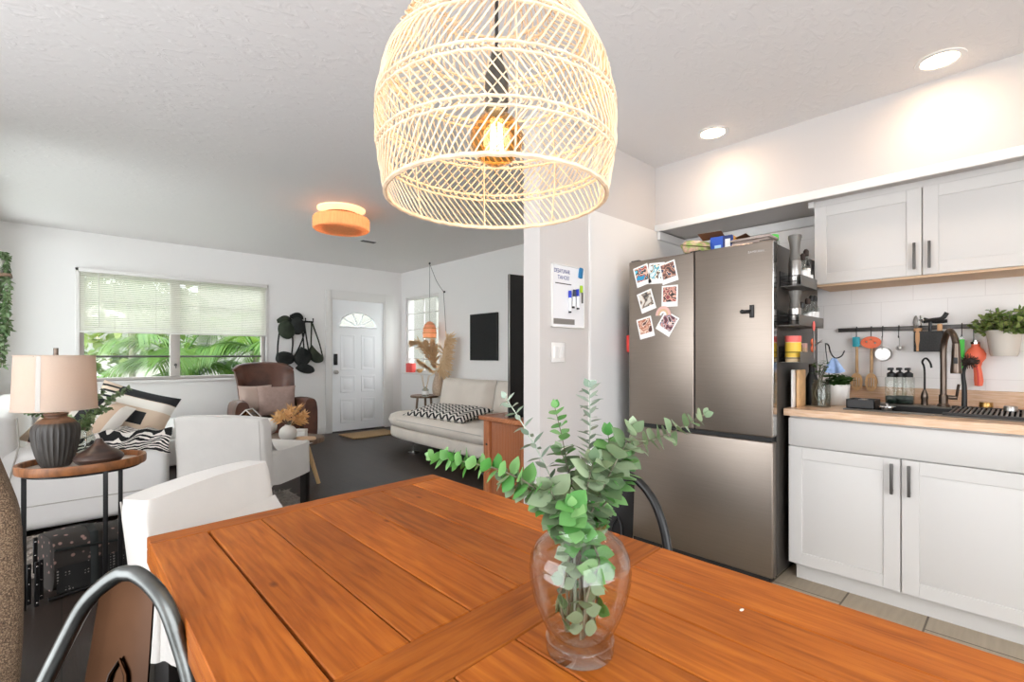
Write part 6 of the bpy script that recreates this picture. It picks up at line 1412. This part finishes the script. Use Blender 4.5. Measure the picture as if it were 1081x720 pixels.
p = inb(987, RX - .055) + V((0, 0, .045)); t = thing('can_opener', 'black handled can opener lying across the mesh basket', 'can opener', p); g = G(); g.tube(catmull([p + V((0, .05, .122)), p + V((0, .01, .128)), p + V((0, -.03, .135)), p + V((0, -.05, .165))], 5), .011, 8); g.tube(catmull([p + V((.012, .05, .135)), p + V((.012, .0, .118)), p + V((.012, -.05, .12))], 5), .01, 8); g.tube([p + V((0, .02, .125)), p + V((0, .02, -.04))], .008, 8); g.build('handles', 'black_plastic', t); g = G(); g.lathe([(.016, 0), (.018, .008), (.001, .01)], p + V((0, .055, .125)), 20); g.tube([p + V((0, .055, .1)), p + V((0, .06, .155))], .006, 6); g.build('cutter', 'chrome', t)
p = inb(996, RX - .06); t = thing('pale_brush', 'pale beige brush at the right end of the mesh basket', 'brush', p); G().box(p.x - .012, p.x + .012, p.y + .004, p.y + .026, p.z, p.z + .15, .005).build('block', 'cork', t)
# green peeler and citrus press
y = atX(1015.5, 380, HX).y; t = thing('vegetable_peeler', 'bright green handled peeler behind the bronze faucet', 'peeler', (HX, y, HZ)); G().box(HX - .006, HX + .006, y - .011, y + .011, HZ - .12, HZ - .02, .005).build('handle', 'bright_green', t); G().box(HX - .003, HX + .003, y - .007, y + .007, HZ - .19, HZ - .118, .002).build('blade', 'bright_green', t); g = G(); g.tube([(HX, y + .006 * cos(2 * PI * k / 12), HZ - .012 + .012 * sin(2 * PI * k / 12)) for k in range(12)], .002, 5, closed=True); g.build('loop', 'chrome', t)
y = atX(1030, 380, HX).y; HZ -= .032; t = thing('citrus_press', 'coral orange citrus press hanging on the utensil rail', 'citrus press', (HX, y, HZ))
g = G(); n = 20
sec = [(-.00, .016, .012), (-.02, .018, .014), (-.032, .03, .02), (-.055, .042, .03), (-.08, .04, .03), (-.1, .026, .02), (-.125, .016, .013), (-.16, .017, .013), (-.2, .019, .013), (-.225, .016, .011), (-.228, .004, .004)]
vs = []; fs = []
for i, (z, ry_, rx_) in enumerate(sec):
    off = .012 * sin(max(0, -z - .09) * 14)
    for j in range(n): a = 2 * PI * j / n; vs.append((HX - .012 + rx_ * cos(a), y + ry_ * sin(a) - off, HZ - .012 + z))
for i in range(len(sec) - 1):
    for j in range(n): fs.append((i * n + j, i * n + (j + 1) % n, (i + 1) * n + (j + 1) % n, (i + 1) * n + j))
fs.append(tuple(range(n))[::-1]); g.add(vs, fs); g.build('body', 'coral', t, smooth=60)
g = G(); g.tube([(HX - .026, y - .012 * sin(max(0, q - .09) * 14), HZ - .012 - q) for q in (.12, .16, .2, .22)], .0035, 5); g.build('handle_groove', 'red', t)
g = G(); g.lathe([(.02, 0), (.02, .012), (.012, .014), (.012, .02)], (HX - .012, y, HZ - .016), 20); g.build('hinge_cap', 'chrome', t)
HZ += .032
# hanging planter
pc = V((KX - .11, atX(1060, 360, KX - .11).y, 1.175)); t = thing('wall_planter', 'cream planter with a bushy green plant hanging on the utensil rail', 'planter', pc)
G().lathe([(.001, 0), (.047, 0), (.053, .012), (.066, .115), (.071, .122), (.071, .132), (.064, .132), (.06, .11), (.001, .1)], pc, 40).build('pot', 'pot_cream', t)
R = random.Random(6); g = G(); gs = G()
for k in range(120):
    a = R.uniform(0, 2 * PI); el = R.uniform(.35, 1.5); D = V((cos(a) * cos(el), sin(a) * cos(el), sin(el) * 1.15)); L = R.uniform(.05, .135); p0 = pc + V((.03 * cos(a), .03 * sin(a), .1)); p1 = p0 + D * L; p1.x = min(p1.x, KX - .02); gs.tube([p0, p1], .0015, 4)
    for q in range(9): b0_ = p0 + (p1 - p0) * R.uniform(.35, 1); g.leaf(b0_, V((R.uniform(-1, .5), R.uniform(-1, 1), R.uniform(-.3, 1))), V((R.uniform(-1, 1), R.uniform(-1, 1), 1)), R.uniform(.022, .036), .019, .15, 4, .1, R.random())
gs.build('stems', 'stem', t); g.build('leaves', 'bush_green', t); g = G(); g.tube([(KX - .03, pc.y, 1.3), (RX - .006, pc.y, RZL + .014), (RX + .0065, pc.y, RZL + .01)], .003, 6); g.build('hanger', 'black_metal', t)
# ================================================================= LEFT END OF THE WORKTOP
def onc(px, x): return V((x, atX(px, 420, x).y, WZ1))
p = onc(846, 2.98); t = thing('cutting_board', 'white cutting board standing against the fridge side', 'cutting board', p); G().box(2.83, 2.965, .845, .855, WZ1, WZ1 + .2, .003).build('slab', 'pot_white', t)
t = thing('cutting_board', 'wooden cutting board standing in front of the white one by the fridge', 'cutting board', (2.92, .83, WZ1)); G().box(2.86, 2.975, .824, .839, WZ1, WZ1 + .2, .005).build('slab', 'spoon_wood', t)
p = V((3.065, .82, WZ1)); t = thing('oil_bottle', 'tall black bottle on the worktop beside the cutting boards', 'bottle', p); G().lathe([(.03, 0), (.033, .006), (.033, .14), (.014, .185), (.013, .21)], p, 28).build('body', 'black_plastic', t); G().lathe([(.0145, .21), (.0145, .228), (.001, .23)], p, 20).build('cap', 'spice_dark', t)
p = V((2.985, .755, WZ1)); t = thing('stem_jar', 'clear glass jar with dried stems at the left end of the worktop', 'jar', p); G().lathe([(.001, 0), (.042, 0), (.045, .006), (.045, .12), (.036, .135), (.038, .145), (.034, .145), (.032, .135), (.041, .12), (.041, .008), (.001, .006)], p, 32).build('glass', 'jar_glass', t); g = G(); R = random.Random(2)
for k in range(7): a = R.uniform(0, 6.28); g.tube(catmull([p + V((.02 * cos(a), .02 * sin(a), .012)), p + V((.03 * cos(a + 1), .03 * sin(a + 1), .07)), p + V((.015 * cos(a + 2), .015 * sin(a + 2), .13)), p + V((.04 * cos(a), .03 * sin(a), .22))], 5), .0022, 5)
g.build('stems', 'stem', t); g = G()
for k in range(60): a = R.uniform(0, 6.28); g.leaf(p + V((R.uniform(-.03, .03), R.uniform(-.03, .03), R.uniform(.17, .25))), V((cos(a), sin(a), R.uniform(-.2, .6))), V((0, 0, 1)), .03, .016, .2, 4, .1, R.random())
g.build('leaves', 'palm_dark', t)
p = V((3.165, .72, WZ1)); t = thing('potted_plant', 'white pot with a dark green plant at the left end of the worktop', 'potted plant', p); G().lathe([(.001, 0), (.048, 0), (.052, .006), (.058, .115), (.054, .115), (.05, .1), (.001, .095)], p, 36).build('pot', 'pot_white', t); g = G()
for k in range(120): a = R.uniform(0, 6.28); q = p + V((R.uniform(-.045, .045), R.uniform(-.045, .045), R.uniform(.1, .165))); g.leaf(q, V((cos(a), sin(a), R.uniform(-.3, .6))), V((R.random() - .5, 0, 1)), .05, .03, .2, 5, .1, R.random())
g.build('leaves', 'palm_dark', t)
q0 = V((3.14, .625, WZ1 + .12)); t = thing('dish_cloth', 'light blue cloth hung on a black wire hook over the white pot', 'cloth', q0); g = G()
def cl(u, v): w = .012 + .055 * u; return V((3.095 - .012 * sin(3 * PI * v) * u, .722 + (2 * v - 1) * w * .8, 1.165 - .085 * u + .012 * (2 * v - 1) ** 2 * u))
g.grid(cl, 12, 16); g.grid(lambda u, v: cl(u, v) + V((.006, 0, 0)), 12, 16); g.build('cloth', 'cloth_blue', t); g = G(); g.tube(catmull([(3.095, .762, 1.245), (3.095, .747, 1.235), (3.095, .737, 1.195), (3.097, .717, 1.165), (3.095, .687, 1.175), (3.095, .672, 1.205)], 5), .0035, 6); g.tube([(3.095, .762, 1.245), (3.12, .765, 1.2), (3.15, .75, 1.0)], .0025, 5); g.build('wire_hook', 'black_metal', t)
# ================================================================= PARTITION WALL ITEMS
PY = 1.87
a, b = atY(583.3, 277.2, PY - .015), atY(617.3, 346, PY - .015); bz0, bz1 = 1.342, 1.712
t = thing('whiteboard', 'small whiteboard with blue handwriting on the partition wall', 'whiteboard', ((a.x + b.x) / 2, PY, bz0))
G().box(a.x + .006, b.x - .006, PY - .012, PY, bz0 + .006, bz1 - .006).build('panel', 'board_white', t)
g = G()
for q in ((a.x, a.x + .007, bz0, bz1), (b.x - .007, b.x, bz0, bz1), (a.x, b.x, bz0, bz0 + .007), (a.x, b.x, bz1 - .007, bz1)): g.box(q[0], q[1], PY - .016, PY, q[2], q[3], .002)
g.build('rim', 'board_rim', t)
def onb(px, py): return atY(px, py, PY - .0125)
fs_ = PY - .0123
def wr(txt, px, py, size, ws=1.): p = onb(px, py); text_mesh('handwriting', txt, size, frame((p.x, fs_, p.z), (1, 0, .0), (0, 0, 1)), 'ink_blue', t, .0004, 1.0, ws)
wr('DESAYUNAR', 593.5, 286.5, .034, .72); wr('TAHOE!', 595, 293.3, .034, .85)
p = onb(594.5, 299.5); G().box(p.x - .07, p.x + .075, fs_ - .0006, fs_, p.z - .003, p.z + .003).build('underline', 'handle_grey', t)
G().box(a.x + .012, a.x + .2, fs_ - .001, fs_, bz0 + .02, bz0 + .052).build('lower_strip', 'grey_strip', t)
def marker(px, py, L, cap, label, tilt=0.):
    p = atY(px, py, PY - .022); M = Matrix.Translation((p.x, PY - .022, p.z)) @ Matrix.Rotation(tilt, 4, 'Y'); tt = thing('whiteboard_marker', label, 'marker', (p.x, PY - .022, p.z - L)); g = G(); g.tube([M @ V((0, 0, -L)), M @ V((0, 0, -.04))], .0085, 14); g.build('barrel', 'marker_white', tt); g = G(); g.tube([M @ V((0, 0, -.042)), M @ V((0, 0, 0))], .0095, 14); g.build('cap', cap, tt); g = G(); g.tube([M @ V((0, 0, -L - .006)), M @ V((0, 0, -L + .004))], .0088, 14); g.build('end_plug', 'black_plastic', tt)
marker(601.8, 307, .125, 'marker_blue', 'blue-capped marker alone on the left of the whiteboard'); marker(606.5, 306, .105, 'marker_dark', 'dark-capped marker in the pair on the whiteboard', .1); marker(609.8, 305.5, .115, 'marker_blue', 'blue-capped marker at the right of the pair on the whiteboard', -.03)
p = atY(613.8, 303, PY - .02); tt = thing('marker_clip', 'lime green clip at the right edge of the whiteboard', 'clip', (p.x, PY - .02, p.z)); G().box(p.x - .011, p.x + .009, PY - .026, PY - .0155, p.z - .035, p.z + .008, .003).build('body', 'lime', tt); G().box(p.x + .004, p.x + .012, PY - .025, PY - .0165, p.z - .1, p.z - .034, .002).build('prong', 'handle_grey', tt)
p = atY(612.8, 288.5, PY - .02); tt = thing('eraser', 'teal whiteboard eraser at the top right of the whiteboard', 'eraser', (p.x, PY - .02, p.z)); M = Matrix.Translation((p.x, PY - .022, p.z)) @ Matrix.Rotation(.16, 4, 'Y'); G().box(-.014, .014, -.008, .006, -.032, .032, .004, 2, M).build('grip', 'teal', tt); G().box(-.013, .013, .006, .0095, -.03, .03, .001, 1, M).build('felt', 'label_pale', tt)
p = atY(589.5, 372, PY - .004); t = thing('light_switch', 'white double light switch on the partition wall under the whiteboard', 'switch', (p.x, PY, p.z)); G().box(p.x - .058, p.x + .058, PY - .006, PY, p.z - .058, p.z + .058, .003).build('plate', 'switch_white', t)
for s in (-.024, .024): G().box(p.x + s - .016, p.x + s + .016, PY - .011, PY - .005, p.z - .034, p.z + .034, .002).build('rocker', 'trim_white', t)
# recessed lights
DL = []
for px, py, lb in ((992, 63, 'recessed ceiling spotlight nearest the right edge, over the sink side'), (752.5, 140, 'recessed ceiling spotlight in front of the fridge')):
    p = atZ(px, py, CZ); DL.append(p); t = thing('recessed_light', lb, 'ceiling light', (p.x, p.y, CZ))
    G().lathe([(.068, CZ - .001), (.068, CZ - .004), (.072, CZ - .007), (.092, CZ - .005), (.094, CZ - .001)], V((p.x, p.y, 0)), 40, caps=False).build('trim_ring', 'trim_white', t); G().lathe([(.001, CZ - .0022), (.07, CZ - .0022)], V((p.x, p.y, 0)), 40).build('lens', 'down_glow', t)
# ================================================================= LIGHT AND CAMERA
def lamp(name, kind, loc, energy, color, size=.05, rot=None, spot=None, par=None):
    l = bpy.data.lights.new(name, kind); l.energy = energy; l.color = color
    if kind in ('POINT', 'SPOT'): l.shadow_soft_size = size
    if spot: l.spot_size = spot; l.spot_blend = .9
    o = bpy.data.objects.new(name, l); C.objects.link(o); o.location = loc
    if rot: o.rotation_euler = rot
    return o
WARM = (1, .78, .52)
lamp('pendant_bulb_light', 'POINT', PC + V((0, 0, BZ)), 2.0, (1, .9, .76), .03)
lamp('table_lamp_light', 'POINT', LAMP1, 1.6, (1, .85, .68), .04)
lamp('swag_light', 'POINT', SWAG, .5, (1, .7, .45), .03)
lamp('ceiling_lamp_light', 'POINT', (FC.x, FC.y, CZ - .14), 14, (1, .9, .8), .05)
for p in DL + [V((2.95, -.75, CZ))]: lamp('downlight', 'SPOT', (p.x, p.y, CZ - .02), 8, (1, .87, .74), .06, (0, 0, 0), math.radians(150))
s = bpy.data.lights.new('sun', 'SUN'); s.energy = 8; s.angle = .02; s.color = (1, .95, .87); so = bpy.data.objects.new('sun', s); C.objects.link(so)
so.rotation_euler = V((.45, .35, -.82)).to_track_quat('-Z', 'Y').to_euler()
w = bpy.data.worlds.new('sky'); bpy.context.scene.world = w; w.use_nodes = True
bg = w.node_tree.nodes['Background']; bg.inputs[0].default_value = (.93, .96, 1, 1); bg.inputs[1].default_value = 6.4
sc = bpy.context.scene
cam = bpy.data.cameras.new('camera'); co = bpy.data.objects.new('camera', cam); C.objects.link(co); sc.camera = co
co.location = EYE; co.rotation_euler = (PI / 2, 0, -YAW)
cam.sensor_width = 36; cam.lens = FOC / 1081 * 36; cam.shift_y = (HOR - 360) / 1081; cam.clip_start = .02; cam.clip_end = 200
vs_ = sc.view_settings; vs_.view_transform = 'Standard'; vs_.look = 'None'; vs_.gamma = 1; vs_.use_curve_mapping = False; vs_.exposure = 0.0
cy = sc.cycles; cy.use_denoising = True; cy.max_bounces = 10; cy.diffuse_bounces = 6; cy.transparent_max_bounces = 24; cy.caustics_reflective = False; cy.caustics_refractive = False; cy.sample_clamp_indirect = 8
